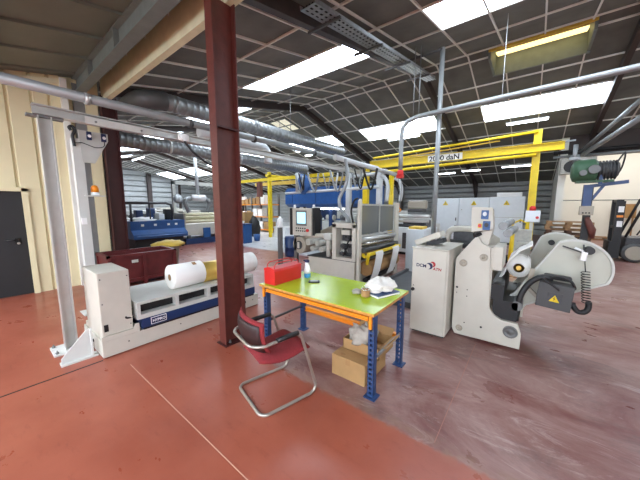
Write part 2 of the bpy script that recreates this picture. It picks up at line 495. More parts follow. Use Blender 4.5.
# horizontally profiled cladding
def cladding_x(mb, x0, x1, Y, z0, z1, pitch=0.33):
    z = z0; P = []
    while z < z1:
        P += [(z, 0), (z + pitch * 0.7, 0), (z + pitch * 0.8, -0.05), (z + pitch * 0.92, -0.05)]; z += pitch
    P.append((z1, 0))
    A = [(mb.v((x0, Y - d, q)), mb.v((x1, Y - d, q))) for q, d in P]
    for (a, b_), (c_, d) in zip(A, A[1:]): mb.face([a, b_, d, c_])
w = MB(); cladding_x(w, XW, 0.8, YN - 0.05, 0, 3.25); w.box(XW, 0.9, YN, YN + 0.2, 0, 3.3)
struct('wall_far', w, 'cladding')
w = MB()
z = 0; P = []
while z < 5.8:
    P += [(z, 0), (z + 0.38, 0), (z + 0.44, 0.06), (z + 0.5, 0.06)]; z += 0.55
A = [(w.v((XW + 0.06 - d, 1.98, q)), w.v((XW + 0.06 - d, YN, q))) for q, d in P]
for (a, b_), (c_, d) in zip(A, A[1:]): w.face([a, c_, d, b_])
w.box(XW - 0.2, XW, 1.98, YN, 0, 6.0)
struct('wall_west', w, 'cladding')
t = MB(); t.box(XW + 0.1, XW + 0.4, 11.9, 12.3, 0, 5.2); t.box(XW + 0.1, XW + 0.3, 15.2, 15.4, 0, 4.6); struct('trim_30', t, 'rafter')
# white annexe behind the right-hand opening
w = MB(); w.box(0.8, XE, YN, YN + 0.2, 0, 5.2)
w.box(0.8, 0.9, 15.1, YN, 0, 5.2)
struct('wall_annexe', w, 'wall_white')
w = MB(); w.box(0.8, XE, 15.0, YN + 0.2, 5.2, 5.3); struct('ceiling_annexe', w, 'wall_white')
w = MB(); w.box(0.8, XE, 15.0, 15.12, 3.62, 4.6); struct('wall_lintel', w, 'rafter')
t = MB(); t.box(0.9, XE, YN - 0.012, YN, 1.99, 2.03); struct('trim_31', t, 'beam_grey')
t = MB(); t.box(0.72, 0.95, 14.95, 15.1, 0, 4.4); struct('trim_32', t, 'wall_white')
# ================================================================ NEAR LEFT
# steel column in front
c = thing('steel_column', 'red-brown steel I-section column standing between the roll lifting table and the red chair', 'column', (-2.9, 1.91, 0))
m = MB(); m.box(-2.955, -2.825, 1.76, 1.775, 0.012, 3.95); m.box(-2.955, -2.825, 2.045, 2.06, 0.012, 3.95); m.box(-2.9, -2.89, 1.775, 2.045, 0.012, 3.95)
m.build('shaft', 'column_red', c)
m = MB(); m.box(-2.885, -2.83, 1.775, 2.045, 2.58, 2.6); m.box(-2.96, -2.905, 1.775, 2.045, 2.58, 2.6); m.build('stiffener', 'column_dark', c)
m = MB(); m.box(-2.99, -2.79, 1.735, 2.085, 0.0, 0.012); m.build('base_plate', 'column_dark', c)
for x, y in ((-2.845, 1.83), (-2.845, 1.99), (-2.935, 1.83), (-2.935, 1.99)):
    m = MB(); m.cyl((x, y, 0.012), (x, y, 0.05), 0.009, 8); m.lathe([(0.018, 0), (0.018, 0.016)], (x, y, 0.012), 6); m.build('anchor_bolt', 'steel_grey', c)
c = thing('steel_column', 'dark brown steel column at the end of the cream wall, behind the dark red crate', 'column', (-7.52, 2.08, 0))
m = MB(); m.box(-7.6, -7.44, 1.94, 1.955, 0.012, 4.05); m.box(-7.6, -7.44, 2.205, 2.22, 0.012, 4.05); m.box(-7.525, -7.515, 1.955, 2.205, 0.012, 4.05)
m.build('shaft', 'column_dark', c)
m = MB(); m.box(-7.66, -7.38, 1.90, 2.26, 0, 0.012); m.build('base_plate', 'column_dark', c)

# monorail gantry -------------------------------------------------
p = thing('rail_post', 'tall grey aluminium post with a floor plate, in front of the cream wall', 'post', (-4.25, 0.58, 0))
m = MB(); m.box(-4.30, -4.20, 0.53, 0.542, 0.02, 2.66); m.box(-4.30, -4.20, 0.633, 0.645, 0.02, 2.66); m.box(-4.258, -4.242, 0.542, 0.633, 0.02, 2.66)
m.build('upright', 'alu', p)
m = MB(); m.box(-4.42, -4.12, 0.42, 0.72, 0, 0.02); m.build('floor_plate', 'white_paint', p)
for x, y in ((-4.38, 0.45), (-4.16, 0.45), (-4.16, 0.69)):
    m = MB(); m.lathe([(0.016, 0), (0.016, 0.02), (0.006, 0.022), (0.006, 0.04)], (x, y, 0.02), 8); m.build('anchor_bolt', 'steel_grey', p)
m = MB(); m.box(-4.29, -4.21, 0.45, 0.74, 2.64, 2.665)
m.build('top_clamp', 'steel_grey', p)
p = thing('rail_post', 'white square post behind the machine cabinet, carrying the orange beacon shelf', 'post', (-5.5, 1.08, 0))
m = MB(); m.box(-5.56, -5.44, 1.02, 1.14, 0.015, 2.70); m.build('upright', 'white_paint', p)
m = MB(); m.box(-5.65, -5.35, 0.93, 1.23, 0, 0.015); m.build('floor_plate', 'white_paint', p)
m = MB(); m.box(-5.44, -5.40, 1.03, 1.09, 1.42, 1.52); m.build('junction_box', 'white_pl', p)
m = MB(); m.box(-5.58, -5.38, 1.1, 1.35, 1.85, 1.865); m.build('shelf', 'white_paint', p)
m = MB(); m.prism([(1.10, 2.83), (1.46, 2.83), (1.46, 2.72), (1.27, 2.36), (1.12, 2.36)], 'x', -5.46, -5.43); m.build('head_plate', 'offwhite', p)
for y in (1.22, 1.40):
    m = MB(); m.box(-5.43, -5.39, y - 0.03, y + 0.03, 2.70, 2.82, 0.006); s = m.build('socket', 'blue_logo', p)
    m = MB(); m.cyl((-5.40, y, 2.76), (-5.375, y, 2.75), 0.022, 12); m.build('plug', 'white_pl', s)
m = MB(); m.tube([(-5.40, 1.40, 2.70), (-5.37, 1.38, 2.62), (-5.37, 1.28, 2.59), (-5.38, 1.18, 2.62), (-5.4, 1.12, 2.64), (-5.43, 1.02, 2.62)], 0.006, 6, smooth=6)
m.build('cable', 'black', p)
m = MB(); m.tube([(-5.42, 1.02, 2.80), (-5.42, 1.0, 2.84), (-5.42, 1.04, 2.86), (-5.42, 1.06, 2.80), (-5.42, 1.03, 2.72), (-5.42, 1.04, 2.58)], 0.02, 8, smooth=6)
m.build('hose', 'black', p)
bc = thing('beacon', 'orange warning beacon on the small shelf of the white post', 'beacon', (-5.48, 1.24, 1.865))
m = MB(); m.lathe([(0.055, 0), (0.055, 0.05)], (-5.48, 1.24, 1.865)); m.build('base', 'white_pl', bc)
m = MB(); m.lathe([(0.05, 0.05), (0.05, 0.12), (0.035, 0.15), (0.01, 0.16)], (-5.48, 1.24, 1.865)); m.build('lens', 'orange', bc)
# the overhead rail itself
r = thing('overhead_rail', 'long pale aluminium rail running from the grey post across the hall', 'rail', (-4.25, 4.6, 2.67))
m = MB(); m.box(-4.31, -4.19, 0.5, 9.2, 2.76, 2.772); m.box(-4.31, -4.19, 0.5, 9.2, 2.668, 2.68); m.box(-4.26, -4.24, 0.5, 9.2, 2.68, 2.76)
m.build('profile', 'alu', r)
m = MB(); m.box(-4.185, -4.175, 0.92, 1.62, 2.655, 2.735)
m.prism([(1.62, 2.655), (1.66, 2.655), (1.62, 2.735)], 'x', -4.185, -4.175); m.build('cover_plate', 'offwhite', r)
for y in (1.02, 1.5):
    m = MB(); m.cyl((-4.176, y, 2.69), (-4.165, y, 2.69), 0.012, 8); m.build('bolt', 'steel_grey', r)
tr = thing('rail_trolley', 'small white trolley with black cables riding on the overhead rail', 'trolley', (-4.2, 2.05, 2.66))
m = MB(); m.box(-4.19, -4.15, 1.97, 2.13, 2.66, 2.75, 0.01); m.cyl((-4.19, 2.05, 2.70), (-4.12, 2.05, 2.70), 0.05, 12); m.build('body', 'white_pl', tr)
m = MB(); m.tube([(-4.15, 2.05, 2.66), (-4.15, 2.2, 2.5), (-4.15, 2.5, 2.35), (-4.15, 2.75, 2.5), (-4.15, 2.95, 2.62)], 0.018, 8, smooth=6)
m.build('cable', 'black', tr)
# conduit pipe with straps
pp = thing('conduit_pipe', 'long grey steel pipe just above the pale aluminium rail', 'pipe', (-4.25, 4.0, 2.89))
m = MB(); m.cyl((-4.25, -3.0, 2.95), (-4.25, 8.6, 2.98), 0.055, 16); m.build('tube', 'pipe_grey', pp)
for y in (0.95, 2.18, 3.4, 5.2):
    m = MB(); m.cyl((-4.25, y, 2.955), (-4.25, y + 0.05, 2.955), 0.066, 16)
    m.build('strap', 'dark_grey' if y > 2 else 'alu', pp)

# machine with lifting table --------------------------------------
u = thing('roll_unwinder', 'long pale beige floor machine with a box cabinet and a blue-sided lifting table', 'machine', (-4.1, 1.8, 0))
m = MB(); m.box(-4.42, -3.64, 0.75, 2.92, 0.01, 0.20, 0.006); m.build('plinth', 'beige', u)
m = MB(); m.box(-4.40, -3.66, 0.77, 1.10, 0.20, 0.25); m.prism([(0.752, 0.20), (1.12, 0.20), (1.12, 0.30), (1.08, 0.30), (1.06, 0.25), (0.752, 0.25)], 'x', -3.66, -3.64); m.build('cabinet_base', 'beige', u)
m = MB(); m.box(-4.28, -3.66, 0.765, 1.065, 0.25, 0.97, 0.01); cab = m.build('cabinet', 'beige', u)
m = MB(); m.box(-3.662, -3.655, 0.785, 0.825, 0.30, 0.38); m.build('switch', 'black', cab)
for y, z in ((0.79, 0.9), (1.04, 0.9), (0.79, 0.62), (1.04, 0.32)):
    m = MB(); m.cyl((-3.662, y, z), (-3.654, y, z), 0.007, 8); m.build('screw', 'dark_grey', cab)
for y in (1.0, 1.6, 2.2, 2.8):
    m = MB(); m.cyl((-3.642, y, 0.12), (-3.634, y, 0.12), 0.008, 8); m.build('screw', 'dark_grey', u)
m = MB(); m.box(-3.66, -3.632, 2.62, 2.66, 0.10, 0.14); m.build('knob', 'black', u)
m = MB(); m.tube([(-4.0, 0.76, 0.12), (-4.0, 0.70, 0.10), (-4.06, 0.68, 0.02)], 0.02, 8, smooth=4); m.build('hose', 'black', u)
m = MB(); m.box(-3.90, -3.80, 0.43, 0.745, 0.0, 0.02); eb = m.build('end_bracket', 'white_paint', u)
m = MB(); m.prism([(0.44, 0.02), (0.70, 0.02), (0.70, 0.33), (0.675, 0.33), (0.44, 0.07)], 'x', -3.86, -3.845); m.box(-3.86, -3.80, 0.69, 0.705, 0.02, 0.33); m.build('gusset', 'white_paint', eb)
t = MB(); t.box(-4.45, -3.62, 1.14, 2.84, 0.225, 0.345, 0.006); bl = t.build('lift_base', 'navy', u)
t = MB(); t.box(-4.43, -3.63, 1.16, 2.82, 0.20, 0.225); t.build('lift_foot', 'black', u)
t = MB(); f0 = 1.10
t.box(-4.45, -3.62, f0, 2.82, 0.345, 0.40); t.box(-4.45, -3.62, f0, 2.82, 0.525, 0.56)
for y in (f0, 1.55, 2.00, 2.42, 2.78): t.box(-4.45, -3.62, y, y + 0.04, 0.40, 0.525)
dk_ = t.build('deck', 'offwhite', u)
t = MB(); t.box(-4.40, -3.72, f0 + 0.05, 2.76, 0.405, 0.52); t.build('drawer_shade', 'black', dk_)  # black block standing in for the shade inside the deck openings
t = MB(); t.box(-3.6195, -3.616, 1.24, 1.42, 0.245, 0.33); lg = t.build('name_plate', 'white_pl', bl)
t = MB(); t.box(-3.616, -3.6145, 1.247, 1.413, 0.252, 0.323); t.build('plate_field', 'blue_logo', bl)
t = MB(); t.text('HYPRO', (-3.6145, 1.257, 0.271), (0, 1, 0), (0, 0, 1), 0.046); t.build('lettering', 'white_pl', bl)
t = MB(); t.tube([(-3.75, 1.09, 0.46), (-3.70, 1.02, 0.44), (-3.66, 1.0, 0.40), (-3.68, 1.08, 0.38)], 0.012, 8, smooth=5); t.build('hydraulic_hose', 'black', u)
# reels lying on the deck
RX, RZc = -3.85, 0.722
def reel(name, label, y0, y1, r, mm, core=True, group=None):
    q = thing(name, label, 'roll', (RX, (y0 + y1) / 2, 0.56), group)
    m = MB(); m.lathe([(0.045, y0), (r - 0.008, y0), (r, y0 + 0.008), (r, y1 - 0.008), (r - 0.008, y1), (0.045, y1)], (RX, 0, 0.56 + r), 40, 'y')
    m.build('web', mm, q)
    m = MB(); m.lathe([(0.045, y0 - 0.004), (0.032, y0 - 0.004), (0.032, y0 + 0.05), (0.045, y0 + 0.05)], (RX, 0, 0.56 + r), 24, 'y'); m.build('core', 'card_dark', q)
    return q
w1 = reel('paper_roll', 'thick white paper roll lying on the lifting table, its end facing the cabinet', 1.59, 2.03, 0.168, 'paper')
m = MB(); m.obox((RX + 0.07, 1.90, 0.56 + 0.168 + 0.155), (0.06, 0.05, 0.004), ry=0.45); m.build('tape', 'card_dark', w1)
reel('foil_roll', 'shiny gold foil roll between the two white rolls on the lifting table', 2.035, 2.515, 0.150, 'gold')
reel('paper_roll', 'white paper roll at the far end of the lifting table, partly behind the column', 2.52, 2.97, 0.168, 'paper')

# dark red crate and bin ------------------------------------------
k = thing('steel_crate', 'open dark red steel crate behind the roll table, against the dark column', 'crate', (-6.95, 2.2, 0))
m = MB()
m.box(-6.66, -6.63, 1.6, 2.88, 0.10, 0.66); m.box(-7.36, -7.33, 1.6, 2.88, 0.10, 0.66); m.box(-7.36, -6.63, 1.6, 1.63, 0.10, 0.66); m.box(-7.36, -6.63, 2.85, 2.88, 0.10, 0.66); m.box(-7.36, -6.63, 1.6, 2.88, 0.08, 0.11)
m.build('body', 'crate_red', k)
m = MB()
for a, b_, c_, d in ((-6.65, -6.59, 1.57, 2.91), (-7.40, -7.34, 1.57, 2.91), (-7.4, -6.59, 1.57, 1.63), (-7.4, -6.59, 2.85, 2.91)): m.box(a, b_, c_, d, 0.64, 0.70)
m.build('rim', 'crate_red', k)
for x, y in ((-6.61, 1.58), (-6.61, 2.2), (-6.61, 2.84)):
    m = MB(); m.box(x - 0.01, x + 0.025, y, y + 0.06, 0.0, 0.66); m.build('post', 'crate_red', k)
for y in (1.58, 2.84):
    m = MB(); m.box(-7.4, -7.34, y, y + 0.06, 0, 0.66); m.build('post', 'crate_red', k)
m = MB(); m.box(-6.63, -6.60, 1.6, 2.88, 0.10, 0.16); m.build('bottom_rail', 'crate_red', k)
m = MB(); m.box(-6.628, -6.622, 2.0, 2.12, 0.50, 0.56); m.build('tag', 'offwhite', k)
k = thing('waste_bin', 'light grey plastic bin heaped with yellow material, behind the dark red crate', 'bin', (-7.8, 3.25, 0))
m = MB(); m.lathe([(0.2, 0), (0.27, 0.60), (0.29, 0.60), (0.29, 0.64), (0.25, 0.64), (0.24, 0.60)], (-7.8, 3.25, 0), 20); m.build('body', 'light_mach', k)
m = MB(); m.blob((-7.8, 3.25, 0.64), (0.31, 0.42, 0.13), 3, 0.3, flat=-0.02); m.build('lid', 'yellow_dull', k)

# ================================================================ WORKBENCH
tb = thing('work_bench', 'workbench with a lime green top, orange rails and perforated blue legs', 'table', (-1.72, 2.4, 0))
TX0, TX1, TY0, TY1, TZ = -2.45, -0.98, 1.99, 2.80, 0.80
m = MB(); m.box(TX0, TX1, TY0, TY1, TZ - 0.004, TZ); m.build('tabletop', 'lime', tb)
m = MB(); m.box(TX0, TX1, TY0, TY1, TZ - 0.028, TZ - 0.004); m.build('top_board', 'chip', tb)
LX, LY = (-2.40, -1.02), (2.06, 2.70)
for lx in LX:
    for ly in LY:
        sx = 1 if lx < -2 else -1
        m = MB()
        # folded upright with two rows of slots: side strips plus rungs
        a, b_ = lx - 0.03, lx + 0.03; y0, y1 = ly - 0.028, ly + 0.028
        yf = y0 if ly < 2.3 else y0
        m.box(a, a + 0.016, y0, y0 + 0.003, 0.01, TZ - 0.03); m.box(b_ - 0.016, b_, y0, y0 + 0.003, 0.01, TZ - 0.03)
        z = 0.01
        while z < TZ - 0.05:
            m.box(a + 0.016, b_ - 0.016, y0, y0 + 0.003, z, z + 0.022); z += 0.045
        xo = b_ if lx > -2 else a
        for xs in (a, b_ - 0.003):
            m.box(xs, xs + 0.003, y0, y1, 0.01, TZ - 0.03)
        m.box(a, a + 0.014, y1 - 0.003, y1, 0.01, TZ - 0.03); m.box(b_ - 0.014, b_, y1 - 0.003, y1, 0.01, TZ - 0.03)
        lg = m.build('leg', 'rack_blue', tb)
        m = MB(); m.box(lx - 0.05, lx + 0.06, ly - 0.06, ly + 0.05, 0, 0.01); m.build('foot_plate', 'rack_blue', lg)
for ly in (2.03, 2.73):
    m = MB(); m.box(-2.37, -1.05, ly - 0.018, ly + 0.018, TZ - 0.062, TZ - 0.052); m.box(-2.37, -1.05, ly - 0.008, ly + 0.010, TZ - 0.076, TZ - 0.062); m.box(-2.37, -1.05, ly - 0.018, ly + 0.018, TZ - 0.086, TZ - 0.076)
    rl = m.build('top_rail', 'rack_orange', tb)
    for lx in (-2.40, -1.02):
        m = MB(); m.box(lx - 0.012, lx + 0.012, ly - 0.03, ly - 0.008, TZ - 0.15, TZ - 0.036); m.build('end_hook', 'rack_orange', rl)
m = MB(); m.box(-2.37, -1.05, 2.715, 2.735, 0.275, 0.315); m.box(-2.37, -1.05, 2.70, 2.745, 0.315, 0.325); m.box(-2.37, -1.05, 2.70, 2.745, 0.265, 0.275); m.build('back_rail', 'rack_orange', tb)
for lx in (-2.40, -1.02):
    m = MB(); m.bar((lx, 2.09, 0.34), (lx, 2.68, 0.34), 0.02, 0.025); m.build('side_bar', 'galv' if lx > -2 else 'dark_grey', tb)

q = thing('tool_box', 'red metal toolbox with carry handles at the left end of the bench', 'toolbox', (-2.32, 2.27, TZ))
m = MB(); m.box(-2.42, -2.24, 2.04, 2.49, TZ, TZ + 0.165, 0.006); m.build('body', 'tool_red', q)
m = MB(); m.prism([(-2.42, TZ + 0.165), (-2.24, TZ + 0.165), (-2.25, TZ + 0.185), (-2.32, TZ + 0.205), (-2.34, TZ + 0.205), (-2.41, TZ + 0.185)], 'y', 2.035, 2.495); m.build('lid', 'tool_red', q)
for x in (-2.39, -2.27):
    m = MB(); m.tube([(x, 2.06, TZ + 0.17), (x, 2.07, TZ + 0.225), (x, 2.10, TZ + 0.25), (x, 2.43, TZ + 0.25), (x, 2.46, TZ + 0.225), (x, 2.47, TZ + 0.17)], 0.006, 8); m.build('handle', 'tool_red', q)
q = thing('spray_bottle', 'clear spray bottle with blue liquid standing behind the red toolbox', 'spray bottle', (-2.20, 2.56, TZ))
m = MB(); m.lathe([(0.038, 0), (0.04, 0.01), (0.04, 0.05), (0.038, 0.055)], (-2.20, 2.56, TZ)); m.build('liquid', 'liquid_blue', q)
m = MB(); m.lathe([(0.041, 0.055), (0.041, 0.10), (0.03, 0.15), (0.014, 0.175), (0.014, 0.19)], (-2.20, 2.56, TZ)); m.build('body', 'white_pl', q)
m = MB(); m.box(-2.235, -2.175, 2.545, 2.575, TZ + 0.19, TZ + 0.225, 0.006); m.cyl((-2.235, 2.56, TZ + 0.21), (-2.262, 2.56, TZ + 0.21), 0.01, 10)
m.build('spray_head', 'blue_logo', q)
m = MB(); m.tube([(-2.225, 2.56, TZ + 0.19), (-2.235, 2.56, TZ + 0.165), (-2.23, 2.56, TZ + 0.15)], 0.006, 8); m.build('trigger', 'white_pl', q)
q = thing('phone', 'small dark handheld device lying in the middle of the green bench', 'phone', (-1.99, 2.43, TZ))
m = MB(); m.obox((-1.985, 2.43, TZ + 0.008), (0.07, 0.13, 0.016), rz=-0.9, bev=0.004); m.build('body', 'black', q)
m = MB(); m.obox((-1.985, 2.43, TZ + 0.017), (0.055, 0.085, 0.002), rz=-0.9); m.build('screen', 'light_mach', q)
q = thing('magazine', 'blue magazine with white pages under the crumpled white cloth on the bench', 'magazine', (-1.18, 2.52, TZ))
m = MB(); m.obox((-1.17, 2.53, TZ + 0.012), (0.22, 0.30, 0.018), rz=-0.35); m.build('pages', 'paper', q)
m = MB(); m.obox((-1.17, 2.53, TZ + 0.024), (0.225, 0.305, 0.004), rz=-0.35); m.build('cover', 'rack_blue', q)
q = MB(); q.blob((-1.22, 2.60, TZ + 0.064), (0.14, 0.19, 0.075), 1, 0.42, 30, 18, flat=-0.036)
tag(q.build('rag', 'rag_white'), 'crumpled white cloth heaped on the right end of the bench', 'cloth')
q = thing('tin_can', 'small open brown tin in front of the white cloth on the bench', 'tin', (-1.26, 2.36, TZ))
m = MB(); m.lathe([(0.042, 0), (0.044, 0.004), (0.044, 0.072), (0.041, 0.072), (0.041, 0.02)], (-1.26, 2.36, TZ)); m.build('body', 'card_dark', q)
m = MB(); m.tube([(-1.26 + 0.043 * math.cos(a), 2.36 + 0.043 * math.sin(a), TZ + 0.072) for a in [2 * PI * i / 20 for i in range(20)]], 0.004, 6, closed=True); m.build('rim', 'chrome', q)
q = MB(); q.blob((-1.37, 2.37, TZ + 0.026), (0.05, 0.045, 0.028), 5, 0.3, flat=-0.026)
tag(q.build('rag', 'rag_grey'), 'small dark-edged wad of cloth left of the brown tin', 'cloth')

# boxes under the bench
q = thing('cardboard_box', 'closed cardboard box on the floor under the right end of the bench', 'box', (-1.3, 2.38, 0))
m = MB(); m.box(-1.50, -1.12, 2.12, 2.58, 0.0, 0.215, 0.006); m.build('body', 'card', q)
m = MB(); m.box(-1.501, -1.119, 2.33, 2.38, 0.2155, 0.2165); m.box(-1.335, -1.285, 2.119, 2.1195, 0.15, 0.215); m.build('tape', 'card_dark', q)
m = MB(); m.blob((-1.40, 2.17, 0.2165), (0.03, 0.02, 0.003), 2, 0.2, 12, 6); m.build('stain', 'card_dark', q)
q = thing('cardboard_box', 'open cardboard box holding a rag, set on the closed box under the bench', 'box', (-1.28, 2.45, 0.217))
m = MB(); bx = (-1.47, -1.06, 2.28, 2.62); z0, z1 = 0.217, 0.33
m.box(bx[0], bx[1], bx[2], bx[3], z0, z0 + 0.006); m.box(bx[0], bx[0] + 0.006, bx[2], bx[3], z0, z1); m.box(bx[1] - 0.006, bx[1], bx[2], bx[3], z0, z1); m.box(bx[0], bx[1], bx[2], bx[2] + 0.006, z0, z1); m.box(bx[0], bx[1], bx[3] - 0.006, bx[3], z0, z1)
m.build('body', 'card', q)
m = MB(); m.obox((-1.03, 2.45, 0.345), (0.10, 0.33, 0.005), ry=-0.5); m.build('flap', 'card', q)
m = MB(); m.obox((-1.28, 2.655, 0.35), (0.40, 0.10, 0.005), rx=0.7); m.build('flap', 'card', q)
q = MB(); q.blob((-1.31, 2.42, 0.345), (0.135, 0.12, 0.115), 9, 0.5, 30, 18, flat=-0.118)
tag(q.build('rag', 'rag_grey'), 'crumpled grey-white rag bulging out of the open box under the bench', 'cloth')

# ================================================================ CHAIR
CH = Matrix.Translation((-1.76, 1.595, 0)) @ Matrix.Rotation(math.radians(-14.5), 4, 'Z')
ch = thing('cantilever_chair', 'red upholstered cantilever chair with a bent metal tube frame, facing the bench', 'chair', (-1.76, 1.595, 0))
hw, fr, rr = 0.252, 0.27, -0.27
m = MB(CH)
def arc(c, r, a0, a1, n, f): return [f(c[0] + r * math.cos(a0 + (a1 - a0) * i / n), c[1] + r * math.sin(a0 + (a1 - a0) * i / n)) for i in range(n + 1)]
pts = []
rc = 0.07; zt = 0.0135
# right arm tip -> riser -> floor -> rear -> mirrored
pts += [(hw, fr - 0.19, 0.622), (hw, fr - 0.165, 0.612), (hw, fr - 0.15, 0.585), (hw, fr - 0.095, 0.40), (hw, fr - 0.015, 0.12), (hw, fr - 0.0, 0.07), (hw, fr - 0.02, 0.03), (hw, fr - 0.06, zt)]
pts += arc((hw - rc, rr + rc), rc, 0, -PI / 2, 6, lambda a, b_: (a, b_, zt))
pts += arc((-hw + rc, rr + rc), rc, -PI / 2, -PI, 6, lambda a, b_: (a, b_, zt))
pts += [(-hw, fr - 0.06, zt), (-hw, fr - 0.02, 0.03), (-hw, fr, 0.07), (-hw, fr - 0.015, 0.12), (-hw, fr - 0.095, 0.40), (-hw, fr - 0.15, 0.585), (-hw, fr - 0.165, 0.612), (-hw, fr - 0.19, 0.622)]
m.tube(pts, 0.0135, 12); m.build('frame', 'satin', ch)
m = MB(CH)
ap = [(hw, fr - 0.19, 0.622), (hw, 0.0, 0.620), (hw, -0.10, 0.612), (hw - 0.008, -0.16, 0.605)] + arc((hw - 0.13, -0.20), 0.12, 0, -PI / 2, 6, lambda a, b_: (a, b_, 0.60)) + arc((-hw + 0.13, -0.20), 0.12, -PI / 2, -PI, 6, lambda a, b_: (a, b_, 0.60)) + [(-hw + 0.008, -0.16, 0.605), (-hw, -0.10, 0.612), (-hw, 0.0, 0.620), (-hw, fr - 0.19, 0.622)]
m.tube(ap, 0.0135, 12); m.build('arm_tube', 'satin', ch)
for sx in (-1, 1):
    m = MB(CH); m.tube([(sx * hw, fr - 0.185, 0.630), (sx * hw, 0.0, 0.628), (sx * hw, -0.12, 0.620)], 0.021, 10); m.build('armrest', 'black', ch)
    m = MB(CH); m.cyl((sx * (hw - 0.06), fr - 0.10, 0.43), (sx * hw, fr - 0.095, 0.41), 0.011, 10); m.build('seat_bracket', 'chrome', ch)
def pad(prof, wfun, th, name, mm, nu=14):
    """upholstered sheet: prof = centre line points (y, z), wfun gives half width"""
    m = MB(CH); n = len(prof)
    top, bot = [], []
    for i, (y, z) in enumerate(prof):
        a = Vector((0, *prof[max(i - 1, 0)])); b_ = Vector((0, *prof[min(i + 1, n - 1)])); d = (b_ - a).normalized(); nn = Vector((0, -d.z, d.y))
        w = wfun(i / (n - 1)); rt_, rb = [], []
        for k in range(nu + 1):
            s_ = -1 + 2 * k / nu; e = max(0.0, 1 - abs(s_) ** 5); ee = max(0, 1 - abs(2 * i / (n - 1) - 1) ** 7)
            t_ = th / 2 * (0.25 + 0.75 * min(e, 1) * ee)
            bow = -0.05 * s_ * s_
            cpt = Vector((w * s_, y, z)) + nn * (bow if name != 'seat' else 0.012 * s_ * s_)
            rt_.append(m.v(cpt + nn * t_)); rb.append(m.v(cpt - nn * t_))
        top.append(rt_); bot.append(rb)
    for i in range(n - 1):
        for k in range(nu):
            m.face([top[i][k], top[i][k + 1], top[i + 1][k + 1], top[i + 1][k]], True)
            m.face([bot[i][k], bot[i + 1][k], bot[i + 1][k + 1], bot[i][k + 1]], True)
        for side in (0, nu): m.face([top[i][side], top[i + 1][side], bot[i + 1][side], bot[i][side]], True)
    for i in (0, n - 1):
        for k in range(nu): m.face([top[i][k], top[i][k + 1], bot[i][k + 1], bot[i][k]], True)
    return m.build(name, mm, ch)
seat = [(0.235 - 0.47 * i / 12, 0.475 - 0.035 * math.sin(PI * i / 12) - 0.03 * (i / 12) - (0.03 * max(0, (2 - i) / 2) ** 2)) for i in range(13)]
pad(seat, lambda t: 0.225 * (1 - 0.25 * max(0, (t - 0.6) / 0.4) ** 2 - 0.05 * max(0, 1 - t * 5)), 0.065, 'seat', 'chair_red')
back = [(-0.215 - 0.055 * i / 10 - 0.03 * math.sin(PI * i / 10), 0.50 + 0.29 * i / 10) for i in range(11)]
bk = pad(back, lambda t: 0.245 * (1 - 0.06 * abs(2 * t - 1) ** 3), 0.04, 'backrest', 'chair_red')
shell = [(y - 0.026, z + 0.0) for y, z in back[:10]]
pad(shell, lambda t: 0.222 * (1 - 0.08 * abs(2 * t - 1) ** 3), 0.02, 'back_shell', 'chair_shell')
# ================================================================ RIGHT MACHINE
d = thing('control_cabinet', 'beige control cabinet with a dark blue and red logo on its front', 'cabinet', (-0.98, 3.95, 0))
m = MB(); m.box(-1.215, -0.765, 3.57, 4.35, 0.03, 1.15, 0.008); m.build('body', 'beige', d)
m = MB(); m.box(-1.21, -0.785, 3.55, 3.57, 0.035, 1.145, 0.006); dd = m.build('door', 'beige', d)
m = MB(); m.box(-1.225, -0.755, 3.54, 4.36, 1.15, 1.165, 0.004); m.build('top_cover', 'beige', d)
m = MB(); m.box(-1.19, -0.79, 3.6, 4.3, 0.0, 0.03); m.build('plinth', 'black', d)
m = MB(); m.cyl((-1.185, 3.55, 0.60), (-1.185, 3.525, 0.60), 0.022, 14); m.build('lock', 'black', dd)
m = MB(); m.prism([(-1.19, 0.645), (-1.17, 0.645), (-1.18, 0.665)], 'y', 3.547, 3.55); m.build('warning_mark', 'dark_grey', dd)
m = MB(); m.text('DCM', (-1.155, 3.5495, 0.915), (1, 0, -0.03), (0, 0, 1), 0.058); m.build('lettering', 'blue_logo', dd)
m = MB(); m.text('ATN', (-0.945, 3.5495, 0.89), (1, 0, -0.03), (0.12, 0, 1), 0.05); m.build('lettering', 'red_logo', dd)
def crescent(cx, cz, r, off, mm):
    m = MB(); P = [(cx + r * math.cos(a), cz + r * math.sin(a)) for a in [math.radians(-100 + 200 * i / 16 + 20) for i in range(17)]]
    P += [(cx - off + r * 0.82 * math.cos(a), cz - off * 0.4 + r * 0.82 * math.sin(a)) for a in [math.radians(100 - 200 * i / 16 + 20) for i in range(17)]]
    m.prism(P, 'y', 3.5465, 3.55); m.build('emblem', mm, dd)
crescent(-0.990, 0.935, 0.042, 0.022, 'blue_logo'); crescent(-0.950, 0.962, 0.036, 0.02, 'red_logo')
m = MB(); m.tube([(-1.14, 3.95, 1.165), (-1.12, 3.95, 1.30), (-1.05, 3.95, 1.40), (-0.95, 3.95, 1.43), (-0.75, 3.95, 1.44)], 0.035, 12, smooth=6)
q = thing('keypad_console', 'tilted pale keyboard tray with black keys on top of the beige control cabinet', 'console', (-1.25, 3.9, 1.165))
m.bm.free()
m = MB(); m.obox((-1.11, 3.95, 1.255), (0.36, 0.26, 0.075), ry=-0.42, bev=0.008); m.build('tray', 'beige', q)
m = MB(); m.obox((-1.02, 3.95, 1.205), (0.22, 0.2, 0.06), ry=-0.3); m.build('cable_bundle', 'black', q)

